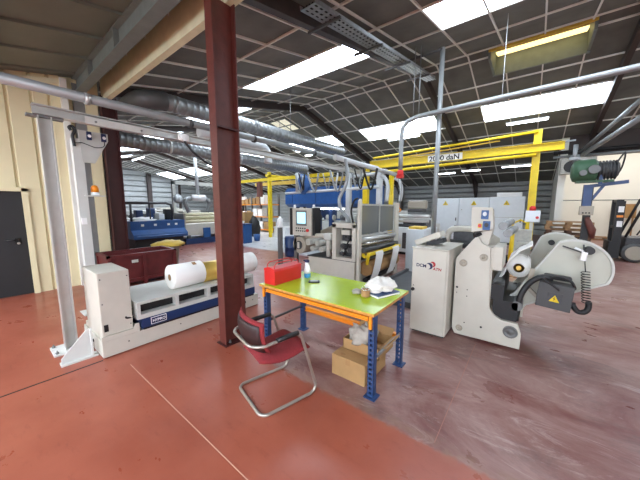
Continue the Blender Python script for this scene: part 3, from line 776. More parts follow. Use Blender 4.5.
f = thing('winding_stand', 'tall beige side-framed winding machine with black warning box and long teardrop arms', 'machine', (-0.35, 4.3, 0))
Y0, Y1 = 3.80, 3.86
outline = [(-0.735, 0.10), (-0.70, 0.025), (0.00, 0.025), (0.005, 0.20), (-0.035, 0.325), (-0.20, 0.335), (-0.275, 0.375), (-0.325, 0.45), (-0.335, 0.56), (-0.365, 1.20), (-0.455, 1.25), (-0.50, 1.325), (-0.545, 1.30), (-0.735, 1.03)]
m = MB(); m.prism(outline, 'y', Y0, Y1); sf = m.build('side_frame', 'beige', f, 0.006)
m = MB(); m.prism(outline, 'y', 5.0, 5.06); m.build('side_frame', 'beige', f, 0.006)
m = MB(); m.box(-0.335, -0.235, 3.82, 4.35, 0.93, 1.21, 0.006); m.box(-0.36, -0.33, 3.83, 3.86, 0.5, 1.19); m.build('housing', 'beige', f)
m = MB(); m.box(-0.70, -0.36, Y1, 5.0, 0.1, 0.25); m.box(-0.70, -0.40, Y1, 5.0, 0.95, 1.1); m.box(-0.72, -0.66, Y1, 5.0, 0.1, 1.0); m.build('cross_frame', 'beige_dark', f)
m = MB(); m.box(-0.30, -0.05, Y1, 4.95, 0.33, 0.56); m.box(-0.33, -0.2, Y1, 4.9, 0.56, 0.75); m.build('motor_block', 'black', f)
m = MB(); m.lathe([(0.05, 0), (0.055, 0.02), (0.05, 0.16), (0.02, 0.20), (0.02, 0.22)], (-0.17, 3.92, 0.325)); m.build('lubricator', 'galv', f)
m = MB(); m.tube([(-0.06, 3.90, 0.34), (-0.05, 3.90, 0.50), (-0.04, 3.91, 0.62), (0.00, 3.92, 0.74), (0.06, 3.92, 0.84), (0.15, 3.93, 0.90), (0.24, 3.94, 0.89)], 0.032, 10, smooth=6); m.build('cable_hose', 'black', f)
for x, z, r in ((-0.645, 0.98, 0.045), (-0.425, 1.075, 0.045), (-0.645, 0.115, 0.042), (-0.10, 0.215, 0.075)):
    m = MB(); m.lathe([(r, -0.0), (r, -0.008), (r * 0.75, -0.012), (r * 0.7, -0.004), (r * 0.35, -0.004), (r * 0.3, -0.014), (0.004, -0.014)], (x, Y0, z), 24, 'y'); m.build('bearing_cap', 'beige_dark' if r < 0.05 else 'steel_grey', sf)
for x, z, r in ((-0.70, 0.655, 0.014), (-0.70, 0.585, 0.006), (-0.58, 0.64, 0.007), (-0.58, 0.555, 0.007), (-0.59, 0.20, 0.008), (-0.40, 0.19, 0.013)):
    m = MB(); m.cyl((x, Y0, z), (x, Y0 - 0.004, z), r, 10); m.build('hole', 'black', sf)
# head with switches on a neck
m = MB(); m.prism([(-0.53, 1.27), (-0.40, 1.22), (-0.36, 1.42), (-0.52, 1.46)], 'y', 3.86, 4.02); m.build('neck', 'beige', f)
HD = Matrix.Translation((-0.485, 3.84, 1.54)) @ Matrix.Rotation(math.radians(-8), 4, 'X') @ Matrix.Diagonal((0.86, 1.0, 1.08, 1.0))
m = MB(HD); m.prism([(-0.13, 0.135), (0.13, 0.125), (0.155, -0.06), (0.15, -0.115), (-0.105, -0.155)], 'y', -0.05, 0.12); hd = m.build('control_head', 'beige', f, 0.006)
for x, z, mm in ((0.045, 0.045, 'mach_blue'), (0.075, -0.075, 'mach_blue')):
    m = MB(HD); m.box(x - 0.045, x + 0.045, -0.06, -0.05, z - 0.05, z + 0.05, 0.004); s = m.build('switch_plate', mm, hd)
    m = MB(HD); m.cyl((x, -0.06, z + 0.005), (x, -0.085, z + 0.005), 0.024, 14); m.build('dial', 'cab_white' if z > 0 else 'black', s)
m = MB(HD); m.cyl((-0.005, -0.05, -0.08), (-0.005, -0.085, -0.08), 0.02, 12); m.build('stop_button', 'red', hd)
m = MB(HD); m.box(-0.03, 0.02, -0.056, -0.05, -0.105, -0.055); m.build('stop_plate', 'yellow', hd)
m = MB(); m.tube([(-0.45, 3.84, 1.42), (-0.52, 3.80, 1.38), (-0.54, 3.82, 1.33), (-0.48, 3.86, 1.36)], 0.02, 8, smooth=5); m.build('cable', 'black', f)
# curved pipe handle to the left of the head
m = MB(); m.tube([(-1.03, 4.55, 1.0), (-1.02, 4.55, 1.2), (-0.99, 4.55, 1.31), (-0.9, 4.55, 1.355), (-0.64, 4.55, 1.36)], 0.045, 12, smooth=6); m.build('guard_pipe', 'beige', f)
m = MB(); m.box(-0.95, -0.66, 4.62, 4.7, 1.05, 1.40); m.cyl((-0.97, 4.6, 1.12), (-0.62, 4.6, 1.12), 0.06, 14); m.build('nip_rollers', 'dark_mach', f)
for i in range(2):
    m = MB(); m.cyl((-0.28 + i * 0.05, 4.1 + 0.1 * i, 1.45 - 0.1 * i), (-0.24 + i * 0.05, 4.9, 1.47 - 0.1 * i), 0.05, 16); m.build('guide_roller', 'galv', f)
m = MB(); m.box(-0.18, 0.02, 4.86, 5.0, 0.9, 1.36); m.box(-0.15, 0.0, 4.7, 4.86, 1.0, 1.2); m.build('gear_box', 'light_mach', f)
# teardrop arms
def teardrop(cx, cz, r, tx, tz, rt, n=22):
    dv = Vector((cx - tx, cz - tz)); L_ = dv.length; a = math.atan2(dv.y, dv.x); b_ = math.acos(max(-1, min(1, (rt - r) / L_)))
    be = PI - b_
    P = [(cx + r * math.cos(t), cz + r * math.sin(t)) for t in [a - be + 2 * be * i / n for i in range(n + 1)]]
    P += [(tx + rt * math.cos(t), tz + rt * math.sin(t)) for t in [a + be + (2 * PI - 2 * be) * i / 10 for i in range(11)]]
    return P
for nm, cx, cz, r, ya, yb in (('near', 0.415, 1.0, 0.325, 4.16, 4.22), ('far', 0.30, 1.04, 0.30, 4.92, 4.97)):
    P = teardrop(cx, cz, r, -0.06, 0.52, 0.10)
    m = MB(); m.prism(P, 'y', ya, yb); a_ = m.build('swing_arm', 'arm_grey', f)
    Q = teardrop(cx, cz, r - 0.022, -0.06, 0.52, 0.08)
    m = MB(); n_ = len(P)
    A = [m.v((x, ya - 0.02, z)) for x, z in P]; Bq = [m.v((x, ya - 0.02, z)) for x, z in Q]; A2 = [m.v((x, ya, z)) for x, z in P]; B2 = [m.v((x, ya, z)) for x, z in Q]
    for i in range(n_):
        k_ = (i + 1) % n_
        for w_ in ((A[i], A[k_], Bq[k_], Bq[i]), (A[i], A2[i], A2[k_], A[k_]), (Bq[i], Bq[k_], B2[k_], B2[i]), (A2[i], B2[i], B2[k_], A2[k_])): m.face(w_)
    m.build('edge_flange', 'offwhite', a_)
    m = MB(); m.cyl((cx - 0.06, yb, cz + 0.1), (cx - 0.06, yb + 0.07, cz + 0.1), 0.05, 18) if nm == 'near' else m.cyl((cx - 0.06, ya - 0.07, cz + 0.16), (cx - 0.06, ya, cz + 0.16), 0.035, 18); m.build('chuck', 'black', a_)
m = MB(); m.cyl((-0.06, 3.86, 0.52), (-0.06, 5.0, 0.52), 0.055, 16); m.cyl((0.1, 4.2, 0.72), (0.1, 4.95, 0.72), 0.03, 12); m.build('pivot_shaft', 'steel_grey', f)
m = MB(); m.bar((0.0, 4.35, 0.62), (0.30, 4.35, 1.12), 0.05, 0.03); m.bar((0.02, 4.7, 0.64), (0.26, 4.7, 1.1), 0.05, 0.03); m.build('cylinder_rod', 'galv', f)
# warning box hung on the near arm
WB = Matrix.Translation((0.27, 3.95, 0.705)) @ Matrix.Rotation(math.radians(4), 4, 'Y') @ Matrix.Rotation(math.radians(-6), 4, 'Z')
m = MB(WB); m.box(-0.15, 0.15, -0.09, 0.10, -0.14, 0.14, 0.006); wb = m.build('warning_box', 'dark_grey', f)
m = MB(WB); m.box(-0.06, 0.07, -0.093, -0.09, -0.07, 0.045); m.build('box_cover', 'dark_mach', wb)
m = MB(WB); m.prism([(-0.04, -0.055), (0.05, -0.055), (0.005, 0.02)], 'y', -0.097, -0.093); ws = m.build('warning_sign', 'yellow', wb)
m = MB(WB); m.prism([(-0.004, -0.045), (0.012, -0.022), (0.003, -0.02), (0.01, 0.004), (-0.008, -0.02), (0.002, -0.022)], 'y', -0.099, -0.097); m.build('bolt_mark', 'black', ws)
m = MB(); m.obox((0.28, 4.0, 0.90), (0.24, 0.10, 0.05), ry=0.06, bev=0.015); m.build('connector_block', 'black', f)
m = MB(); m.tube([(0.22, 3.92, 0.90), (0.30, 3.88, 0.93), (0.38, 3.88, 0.90), (0.42, 3.90, 0.83), (0.42, 3.94, 0.80)], 0.014, 8, smooth=6); m.tube([(0.12, 3.93, 0.91), (0.2, 3.86, 0.86), (0.28, 3.86, 0.8), (0.3, 3.88, 0.76)], 0.012, 8, smooth=6); m.build('cable', 'black', f)
m = MB(); m.bar((0.02, 4.1, 0.72), (0.06, 4.1, 0.95), 0.05, 0.04); m.bar((0.02, 4.08, 0.72), (0.12, 4.08, 0.62), 0.04, 0.04); m.build('bracket', 'beige_dark', f)
# coiled air hose and blow gun
ah = thing('air_hose', 'black coiled air hose hanging with a white blow gun from the near teardrop arm', 'hose', (0.5, 4.03, 0.62))
m = MB(); P = []
for i in range(12 * 14 + 1):
    t = i / 14; P.append((0.505 + 0.003 * t + 0.036 * math.cos(2 * PI * t), 4.05 + 0.036 * math.sin(2 * PI * t), 0.99 - 0.029 * t))
P += [(0.55, 4.05, 0.62), (0.54, 4.05, 0.57), (0.50, 4.05, 0.55)]
m.tube(P, 0.005, 6); m.build('coil', 'black', ah)
m = MB(); m.tube([(0.56, 4.05, 0.66), (0.56, 4.05, 0.58), (0.53, 4.05, 0.535), (0.48, 4.05, 0.535), (0.445, 4.05, 0.58), (0.43, 4.05, 0.62)], 0.028, 10, smooth=5); m.build('sleeve', 'black', ah)
m = MB(); m.tube([(0.505, 4.05, 0.99), (0.495, 4.07, 1.08), (0.49, 4.08, 1.15)], 0.006, 6, smooth=5); m.build('tail', 'black', ah)
m = MB(); m.obox((0.48, 4.07, 1.155), (0.05, 0.05, 0.10), ry=0.12, bev=0.01); m.cyl((0.47, 4.07, 1.21), (0.40, 4.07, 1.24), 0.012, 10); m.build('blow_gun', 'white_pl', ah)
m = MB(); m.cyl((0.52, 4.05, 1.22), (0.52, 4.16, 1.22), 0.042, 16); m.build('holder_knob', 'black', ah)
m = MB(); m.bar((0.47, 4.08, 1.28), (0.49, 4.12, 1.13), 0.014); m.bar((0.30, 4.10, 1.25), (0.47, 4.10, 1.19), 0.014); m.build('hanger', 'dark_grey', ah)
# paper web and reel in the stand
w = thing('paper_roll', 'white paper roll with a gold centre slung between the teardrop arms of the winding stand', 'roll', (-0.1, 4.5, 0.6))
RT = Matrix.Translation((-0.10, 4.28, 0.93)) @ Matrix.Rotation(math.radians(38), 4, 'Y')
m = MB(); m.lathe([(0.05, 4.30), (0.125, 4.30), (0.125, 4.90), (0.05, 4.90)], (-0.085, 0, 0.905), 32, 'y'); m.build('web', 'paper', w)
m = MB(); m.lathe([(0.058, 4.285), (0.03, 4.285), (0.03, 4.4), (0.058, 4.4)], (-0.085, 0, 0.905), 20, 'y'); m.build('core', 'gold', w)
m = MB(); m.prism([(-0.33, 0.70), (-0.25, 0.80), (-0.20, 1.0), (-0.10, 1.13), (0.03, 1.21), (0.04, 1.2), (-0.08, 1.12), (-0.18, 0.99), (-0.235, 0.79), (-0.315, 0.685)], 'y', 4.32, 4.9); m.build('loose_web', 'paper', w)

# ================================================================ PRINTING MACHINE (middle)
p = thing('slitting_machine', 'large beige machine with operator screen, mesh guards and yellow bar behind the green bench', 'machine', (-3.2, 5.6, 0))
m = MB(); m.box(-3.92, -2.72, 4.60, 5.6, 0.02, 0.585, 0.01); m.build('base_cabinet', 'beige', p)
m = MB(); m.box(-3.94, -2.70, 4.58, 5.62, 0.585, 0.60); m.build('base_top', 'dark_grey', p)
m = MB(); m.box(-3.9, -2.75, 4.63, 5.6, 0, 0.02); m.build('plinth', 'black', p)
m = MB(); m.prism([(-4.45, 0.62), (-3.85, 0.60), (-3.22, 0.60), (-3.22, 1.32), (-3.6, 1.30), (-4.0, 1.12), (-4.45, 1.0)], 'y', 5.2, 5.5); m.build('back_plate', 'beige_dark', p, 0.02)
m = MB(); m.lathe([(0.19, 4.62), (0.20, 4.64), (0.20, 5.2), (0.1, 5.2)], (-4.22, 0, 0.80), 28, 'y'); m.build('drum', 'beige_dark', p)
m = MB(); m.lathe([(0.10, 4.60), (0.10, 4.62)], (-4.22, 0, 0.80), 24, 'y'); dk = m.build('drum_cover', 'dark_grey', p)
m = MB(); m.box(-4.25, -4.19, 4.59, 4.60, 0.73, 0.87); m.build('handle', 'beige', dk)
m = MB()
for x, z, r in ((-3.98, 0.88, 0.07), (-3.85, 0.75, 0.06), (-3.72, 0.88, 0.055), (-3.6, 0.75, 0.06)): m.cyl((x, 4.65, z), (x, 5.2, z), r, 18)
m.build('rollers', 'light_mach', p)
m = MB(); m.tube([(-4.05, 4.66, 1.03), (-3.55, 4.66, 1.06), (-3.42, 4.66, 1.04), (-3.40, 4.66, 0.95), (-3.40, 4.66, 0.62)], 0.05, 12); m.build('bent_arm', 'beige', p)
m = MB(); m.box(-3.5, -3.30, 4.60, 4.75, 0.98, 1.12, 0.02); m.build('arm_joint', 'offwhite', p)
# open square frame
m = MB(); m.box(-3.24, -3.14, 4.56, 4.76, 0.60, 1.34); m.box(-2.76, -2.68, 4.56, 4.76, 0.60, 1.34); m.box(-3.14, -2.76, 4.56, 4.76, 0.60, 0.66); m.box(-3.24, -2.68, 4.56, 4.80, 1.26, 1.36); m.build('end_frame', 'beige', p, 0.006)
m = MB(); m.box(-3.14, -2.76, 4.80, 4.84, 0.62, 1.3); m.build('frame_back', 'dark_mach', p)
m = MB(); m.box(-3.04, -2.84, 4.60, 4.78, 1.12, 1.22, 0.01); m.build('frame_block', 'beige', p)
for zz in (0.75, 0.93):
    m = MB(); m.box(-3.12, -2.80, 4.70, 4.74, zz, zz + 0.05); m.build('frame_bar', 'light_mach', p)
m = MB(); m.bar((-3.05, 4.70, 0.66), (-2.88, 4.70, 1.10), 0.03); m.bar((-2.85, 4.70, 0.7), (-3.02, 4.74, 1.08), 0.02); m.tube([(-3.08, 4.68, 0.9), (-2.98, 4.66, 0.8), (-2.9, 4.68, 0.72), (-2.82, 4.7, 0.95)], 0.018, 8, smooth=5); m.build('linkage', 'black', p)
for x, z, r in ((-3.05, 0.88, 0.05), (-2.86, 0.80, 0.06), (-2.95, 1.02, 0.04), (-3.08, 0.72, 0.04)):
    m = MB(); m.cyl((x, 4.66, z), (x, 4.80, z), r, 14); m.build('pulley', 'dark_mach', p)
# main side plates and cross members
m = MB(); m.prism([(4.60, 0.0), (4.68, 0.0), (4.70, 1.0), (4.70, 1.80), (4.67, 1.84), (4.62, 1.80), (4.60, 1.6)], 'x', -2.675, -2.62); m.build('side_plate', 'beige', p, 0.006)
m = MB(); m.prism([(6.40, 0.0), (6.62, 0.0), (6.62, 1.78), (6.40, 1.78)], 'x', -2.72, -2.64); m.build('side_plate', 'beige', p, 0.006)
m = MB(); m.box(-3.9, -2.74, 5.62, 6.6, 0.0, 0.9); m.box(-3.2, -2.74, 4.9, 6.4, 0.9, 1.0); m.build('rear_body', 'light_mach', p)
g_ = MB(); g_.box(-2.70, -2.69, 4.74, 5.58, 1.12, 1.72); gd = g_.build('guard_panel', 'guard', p)
g_ = MB(); g_.box(-2.70, -2.69, 5.62, 6.38, 1.12, 1.70); g_.build('guard_panel', 'guard', p)
m = MB()
for z in (1.10, 1.73): m.bar((-2.695, 4.72, z), (-2.695, 6.40, z - 0.02), 0.035)
for y in (4.73, 5.60, 6.39): m.bar((-2.695, y, 1.09), (-2.695, y, 1.73), 0.035)
m.build('guard_frame', 'alu', p)
for i, (y0, y1) in enumerate(((4.95, 5.2), (5.3, 5.6), (5.75, 6.0), (6.05, 6.3))):
    m = MB(); m.lathe([(0.08, y0), (0.12, y0 + 0.02), (0.12, y1 - 0.02), (0.08, y1)], (-2.88, 0, 1.24), 18, 'y'); m.build('print_unit', 'dark_mach', p)
for x, z, r, mm in ((-2.66, 1.02, 0.05, 'alu'), (-2.72, 0.92, 0.06, 'chrome'), (-2.60, 0.82, 0.05, 'dark_grey'), (-2.68, 0.74, 0.06, 'card'), (-2.56, 0.70, 0.04, 'dark_grey')):
    m = MB(); m.cyl((x, 4.72, z), (x, 6.42, z - 0.02), r, 18); m.build('roller', mm, p)
m = MB(); m.bar((-2.42, 4.62, 0.77), (-2.42, 6.15, 0.78), 0.06, 0.05); m.bar((-2.44, 4.66, 0.76), (-2.52, 4.75, 0.55), 0.05); m.bar((-2.52, 4.7, 0.70), (-2.74, 4.8, 0.76), 0.05); m.bar((-2.42, 6.1, 0.77), (-2.7, 6.3, 0.8), 0.04); m.build('yellow_bar', 'yellow', p)
for ya, yb in ((4.84, 5.16), (5.66, 6.0)):
    m = MB(); pr = [(-2.38, 0.80), (-2.36, 0.74), (-2.39, 0.55), (-2.43, 0.36), (-2.50, 0.18)]
    A = [(m.v((x, ya, z)), m.v((x, yb, z))) for x, z in pr]; A2 = [(m.v((x - 0.01, ya, z)), m.v((x - 0.01, yb, z))) for x, z in pr]
    for (a, b_), (c_, e_) in zip(A, A[1:]): m.face((a, b_, e_, c_), True)
    for (a, b_), (c_, e_) in zip(A2, A2[1:]): m.face((a, c_, e_, b_), True)
    m.build('paper_web', 'paper', p)
m = MB(); m.cyl((-2.62, 4.87, 0.42), (-2.62, 6.3, 0.42), 0.15, 24); m.build('wound_roll', 'card_dark', p)
m = MB(); m.cyl((-2.62, 4.86, 0.18), (-2.62, 6.3, 0.18), 0.05, 12); m.build('lower_roller', 'black', p)
# operator panel
m = MB(); m.box(-4.46, -3.80, 4.56, 4.80, 1.03, 1.65, 0.01); op = m.build('operator_panel', 'beige', p)
m = MB(); m.box(-4.44, -4.36, 4.553, 4.56, 1.03, 1.65); m.build('panel_edge', 'black', op)
m = MB(); m.box(-3.80, -3.74, 4.60, 4.82, 1.05, 1.66); m.build('panel_edge', 'black', op)
m = MB(); m.box(-4.25, -3.93, 4.552, 4.56, 1.26, 1.60); m.build('screen_bezel', 'steel_grey', op)
m = MB(); m.box(-4.21, -3.96, 4.548, 4.553, 1.31, 1.56); m.build('screen', 'screen', op)
for i in range(5):
    for k_ in range(2):
        m = MB(); x = -4.24 + 0.065 * i; z = 1.20 - 0.06 * k_; m.cyl((x, 4.56, z), (x, 4.548, z), 0.016, 10)
        m.build('button', 'black', op)
m = MB(); m.cyl((-3.9, 4.56, 1.16), (-3.9, 4.53, 1.16), 0.035, 14); m.build('stop_button', 'red', op)
m = MB(); m.box(-4.38, -4.30, 4.62, 4.70, 0.0, 1.03); m.build('panel_post', 'steel_grey', p)
for x in (-4.40, -3.82):
    m = MB(); m.lathe([(0.03, 0), (0.03, 0.06), (0.02, 0.08)], (x, 4.68, 1.65), 12); m.build('cap_lamp', 'white_pl', op)
# grey conduit sweeping up from the machine
m = MB(); m.tube([(-2.95, 4.75, 1.36), (-3.0, 4.78, 1.45), (-3.18, 4.8, 1.62), (-3.24, 4.82, 1.85), (-3.12, 4.85, 2.1), (-3.10, 4.9, 2.35), (-3.2, 4.98, 2.68)], 0.038, 10, smooth=8); m.build('flexible_conduit', 'pipe_grey', p)
m = MB(); m.tube([(-2.85, 4.75, 1.36), (-2.9, 4.75, 1.6), (-2.82, 4.72, 1.8), (-2.72, 4.7, 1.85)], 0.02, 8, smooth=6); m.build('cable', 'black', p)
# posts left of the panel
q = thing('rail_stand', 'dark grey steel post with a flat top left of the operator screen', 'post', (-5.4, 5.15, 0))
m = MB(); m.box(-5.45, -5.35, 5.10, 5.20, 0.0, 1.12); m.build('upright', 'steel_grey', q)
m = MB(); m.box(-5.52, -5.28, 5.03, 5.27, 0, 0.012); m.build('base_plate', 'dark_grey', q)
q = thing('white_canister', 'small white plastic canister on top of the dark grey post', 'canister', (-5.4, 5.15, 1.12))
m = MB(); m.lathe([(0.07, 0), (0.075, 0.02), (0.075, 0.22), (0.04, 0.26)], (-5.4, 5.15, 1.12)); m.build('body', 'white_pl', q)
m = MB(); m.lathe([(0.035, 0.26), (0.035, 0.3)], (-5.4, 5.15, 1.12)); m.build('cap', 'white_pl', q)
pf = MB(); pf.prism([(-2.35, 0), (-1.28, 0), (-1.28, 0.10), (-2.35, 0.10)], 'y', 4.35, 7.2); pf.box(-2.37, -2.31, 4.35, 7.2, 0.10, 0.16)
tag(pf.build('floor_platform', 'platform'), 'low dark grey floor platform between the beige machine and the beige control cabinet', 'platform')
q = thing('white_console', 'white machine housing at the far end of the mesh-guarded machine', 'cabinet', (-2.0, 6.8, 0))
m = MB(); m.box(-2.42, -1.98, 6.55, 7.3, 0.0, 1.14, 0.02); m.build('body', 'cab_white', q)
m = MB(); m.box(-2.424, -2.42, 6.62, 7.2, 0.08, 1.05); m.build('door', 'light_mach', q)
m = MB(); m.box(-2.38, -2.05, 6.6, 7.0, 1.14, 1.2, 0.01); m.build('top_box', 'yellow_dull', q)
# ================================================================ OVERHEAD SERVICES
def spiral_duct(mb, p, q, r, n=24, pitch=0.14):
    p, q = Vector(p), Vector(q); L_ = (q - p).length; k = int(L_ / pitch)
    pts, rs = [], []
    for i in range(k + 1):
        t = i / k
        pts.append(p.lerp(q, t)); rs.append(r)
        if i < k:
            for e, d in ((0.84, 0.0), (0.9, 0.004), (0.96, 0.004)): pts.append(p.lerp(q, (i + e) / k)); rs.append(r + d)
    mb.tube(pts, rs, n)
dct = thing('air_duct', 'upper galvanised spiral duct with an elbow end, passing behind the red-brown column', 'duct', (-6.35, 5.7, 3.9))
m = MB(); spiral_duct(m, (-6.35, 2.75, 3.9), (-6.35, 9.6, 3.9), 0.175); m.build('straight_run', 'galv', dct)
m = MB(); m.tube([(-6.35, 2.80, 3.9), (-6.38, 2.62, 3.9), (-6.52, 2.45, 3.9), (-6.78, 2.38, 3.9), (-7.2, 2.38, 3.9)], 0.185, 24, smooth=4); m.build('elbow', 'dark_grey', dct)
for y in (2.95, 5.1, 7.4):
    m = MB(); m.cyl((-6.35, y, 3.9), (-6.35, y + 0.07, 3.9), 0.185, 24); m.build('coupling', 'galv', dct)
for y in (4.0, 6.6, 9.0):
    m = MB(); m.cyl((-6.35, y, 4.05), (-6.35, y, zc(y)), 0.008, 6); m.build('hanger', 'steel_grey', dct)
dct = thing('air_duct', 'lower galvanised spiral duct beneath the other one, seen behind the aluminium rail', 'duct', (-8.5, 5.9, 3.4))
m = MB(); spiral_duct(m, (-8.5, 2.1, 3.4), (-8.5, 9.8, 3.4), 0.19); m.build('straight_run', 'galv', dct)
for y in (3.7, 6.1):
    m = MB(); m.cyl((-8.5, y, 3.4), (-8.5, y + 0.07, 3.4), 0.2, 24); m.build('coupling', 'alu', dct)
for y in (4.6, 8.2):
    m = MB(); m.cyl((-8.5, y, 3.55), (-8.5, y, zc(y)), 0.008, 6); m.build('hanger', 'steel_grey', dct)
dct = thing('air_duct', 'short white bent duct branch below the upper spiral duct, right of the column', 'duct', (-6.0, 4.6, 3.3))
m = MB(); m.tube([(-6.0, 3.3, 3.35), (-6.0, 4.9, 3.33), (-6.0, 5.2, 3.28), (-6.0, 5.3, 3.1), (-6.0, 5.3, 2.9)], 0.11, 16, smooth=5); m.build('tube', 'pipe_white', dct)
# perforated cable tray beside the rafter
t = thing('cable_tray', 'perforated galvanised cable tray hanging under the dark panels near the skylight', 'cable tray', (-2.55, 5.6, 4.6))
TD = Matrix.Translation((-2.55, 3.0, zc(3.0) - 0.30)) @ Matrix.Rotation(math.atan(0.17), 4, 'X')
m = MB(TD); Lt = 5.4; w2 = 0.13
m.box(-w2, -w2 + 0.006, 0, Lt, 0, 0.06); m.box(w2 - 0.006, w2, 0, Lt, 0, 0.06)
y = 0
while y < Lt:
    m.box(-w2, w2, y, y + 0.05, 0, 0.004)
    for xx in (-w2, -0.055, 0.025): m.box(xx, xx + (0.045 if xx > -w2 else 0.045), y + 0.05, y + 0.11, 0, 0.004)
    m.box(0.105, w2, y + 0.05, y + 0.11, 0, 0.004)
    y += 0.11
m.build('tray', 'galv', t)
m = MB(TD)
for i in range(4): m.tube([(-0.08 + 0.05 * i, 0.02, 0.02), (-0.06 + 0.04 * i, Lt / 2, 0.02), (-0.08 + 0.05 * i, Lt, 0.02)], 0.016, 6)
m.build('cables', 'black', t)
for y in (0.5, 1.9, 3.3, 4.7):
    m = MB(TD); m.box(-0.42, 0.18, y, y + 0.04, -0.04, -0.004); m.build('bracket', 'dark_grey', t)
# round vertical pipe and the long bent pipe
v = thing('vertical_pipe', 'thin blue-grey vertical pipe reaching from floor to ceiling in mid hall', 'pipe', (-1.88, 6.9, 0))
m = MB(); m.cyl((-1.88, 6.93, 0), (-1.88, 6.93, 5.25), 0.055, 14); m.build('tube', 'pipe_grey', v)
m = MB(); m.cyl((-1.88, 6.9, 5.22), (-2.75, 6.9, 5.2), 0.03, 10); m.build('bracket_arm', 'dark_grey', v)
m = MB(); m.cyl((-1.88, 6.9, 0), (-1.88, 6.9, 0.015), 0.12, 16); m.build('base_flange', 'steel_grey', v)
v = thing('bent_pipe', 'long pale pipe crossing the view to the right, bent down at its left end', 'pipe', (2.0, 6.82, 3.9))
m = MB(); m.tube([(6.9, 6.80, 3.93), (4.0, 6.80, 3.92), (1.2, 6.80, 3.91), (-1.9, 6.80, 3.84), (-2.35, 6.80, 3.82), (-2.58, 6.80, 3.76), (-2.70, 6.80, 3.62), (-2.72, 6.80, 3.45), (-2.72, 6.80, 3.0), (-2.72, 6.80, 2.58)], 0.054, 14); m.build('tube', 'pipe_grey', v)
m = MB(); m.lathe([(0.07, 2.46), (0.08, 2.5), (0.08, 2.58), (0.062, 2.6)], (-2.72, 6.80, 0), 14); m.box(-2.80, -2.64, 6.74, 6.86, 2.40, 2.48); m.build('coupling', 'red', v)
for i, xx in enumerate((-2.76, -2.68)):
    m = MB(); m.cyl((xx, 6.80, 2.42), (xx, 6.80, 1.72), 0.007, 6); m.build('chain', 'dark_grey', v)
m = MB(); m.tube([(-2.72, 6.8, 1.74), (-2.72, 6.8, 1.66), (-2.67, 6.8, 1.60), (-2.72, 6.8, 1.55), (-2.77, 6.8, 1.6)], 0.016, 8, smooth=4); m.build('hook', 'orange', v)
for xx in (-2.45, -2.32):
    m = MB(); m.cyl((xx, 6.8, 3.84), (xx, 6.8, zc(6.8) - 0.02), 0.01, 6); m.build('hanger', 'galv', v)
m = MB(); m.cyl((-0.66, 6.8, 3.9), (-0.66, 6.8, zc(6.8)), 0.007, 6); m.build('hanger', 'pipe_white', v)
# pipes in the upper right corner
v = thing('roof_pipe', 'pair of grey pipes running up to the right edge above the green motor', 'pipe', (1.6, 12.8, 3.9))
m = MB(); m.cyl((1.30, 14.9, 3.80), (2.05, 11.1, 4.5), 0.06, 12); m.build('tube', 'pipe_grey', v)
m = MB(); m.cyl((1.36, 14.9, 3.68), (2.1, 10.8, 4.02), 0.075, 12); m.build('tube', 'pipe_grey', v)
v = thing('roof_pipe', 'horizontal grey pipe along the dark lintel above the white annexe wall', 'pipe', (3.5, 14.9, 3.6))
m = MB(); m.cyl((0.5, 14.9, 3.66), (6.9, 14.9, 3.66), 0.05, 10); m.build('tube', 'pipe_grey', v)
m = MB(); m.cyl((0.5, 14.92, 3.84), (6.9, 14.92, 3.84), 0.07, 10); m.build('tube', 'black', v)
v = thing('vent_outlet', 'grey duct box with a dark oval opening left of the green motor', 'vent', (1.0, 14.85, 2.5))
m = MB(); m.box(0.74, 1.75, 14.55, 14.98, 2.95, 3.55, 0.02); m.build('box', 'light_mach', v)
m = MB(); m.lathe([(0.22, 0), (0.22, -0.015)], (1.05, 14.55, 3.22), 24, 'y'); m.build('opening', 'black', v)

# fluorescent tubes
def tube_light(x0, x1, y, z, label, rz=0):
    t = thing('tube_light', label, 'light', ((x0 + x1) / 2, y, z))
    m = MB(); m.box(x0, x1, y - 0.05, y + 0.05, z + 0.02, z + 0.07); m.build('housing', 'lamp_fix', t)
    m = MB(); m.cyl((x0 + 0.03, y, z), (x1 - 0.03, y, z), 0.022, 10); m.build('tube', 'tube_on', t)
    for xx in (x0 + 0.2, x1 - 0.2):
        m = MB(); m.cyl((xx, y, z + 0.07), (xx, y, zc(y)), 0.004, 5); m.build('hanger', 'steel_grey', t)
    return t
tube_light(-5.7, -4.2, 12.6, 4.80, 'lit tube light below the four-panel skylight in the middle of the far slope')
tube_light(-1.0, 0.2, 12.3, 4.62, 'lit tube light below the skylight at the right, behind the long pale pipe')
tube_light(-11.2, -9.8, 12.9, 4.72, 'lit tube light below the skylight just above the upper duct')
tube_light(-4.6, -3.5, 16.6, 3.50, 'far tube light left of the thin blue-grey pipe')
tube_light(-3.2, -2.3, 16.6, 3.56, 'far tube light right of the thin blue-grey pipe, above the white cabinets')
tube_light(-1.4, -0.2, 16.6, 3.62, 'far tube light just left of the yellow crane post')
tube_light(-22.0, -20.0, 7.2, 4.8, 'distant tube light at the far left, under the skylights by the dark column')

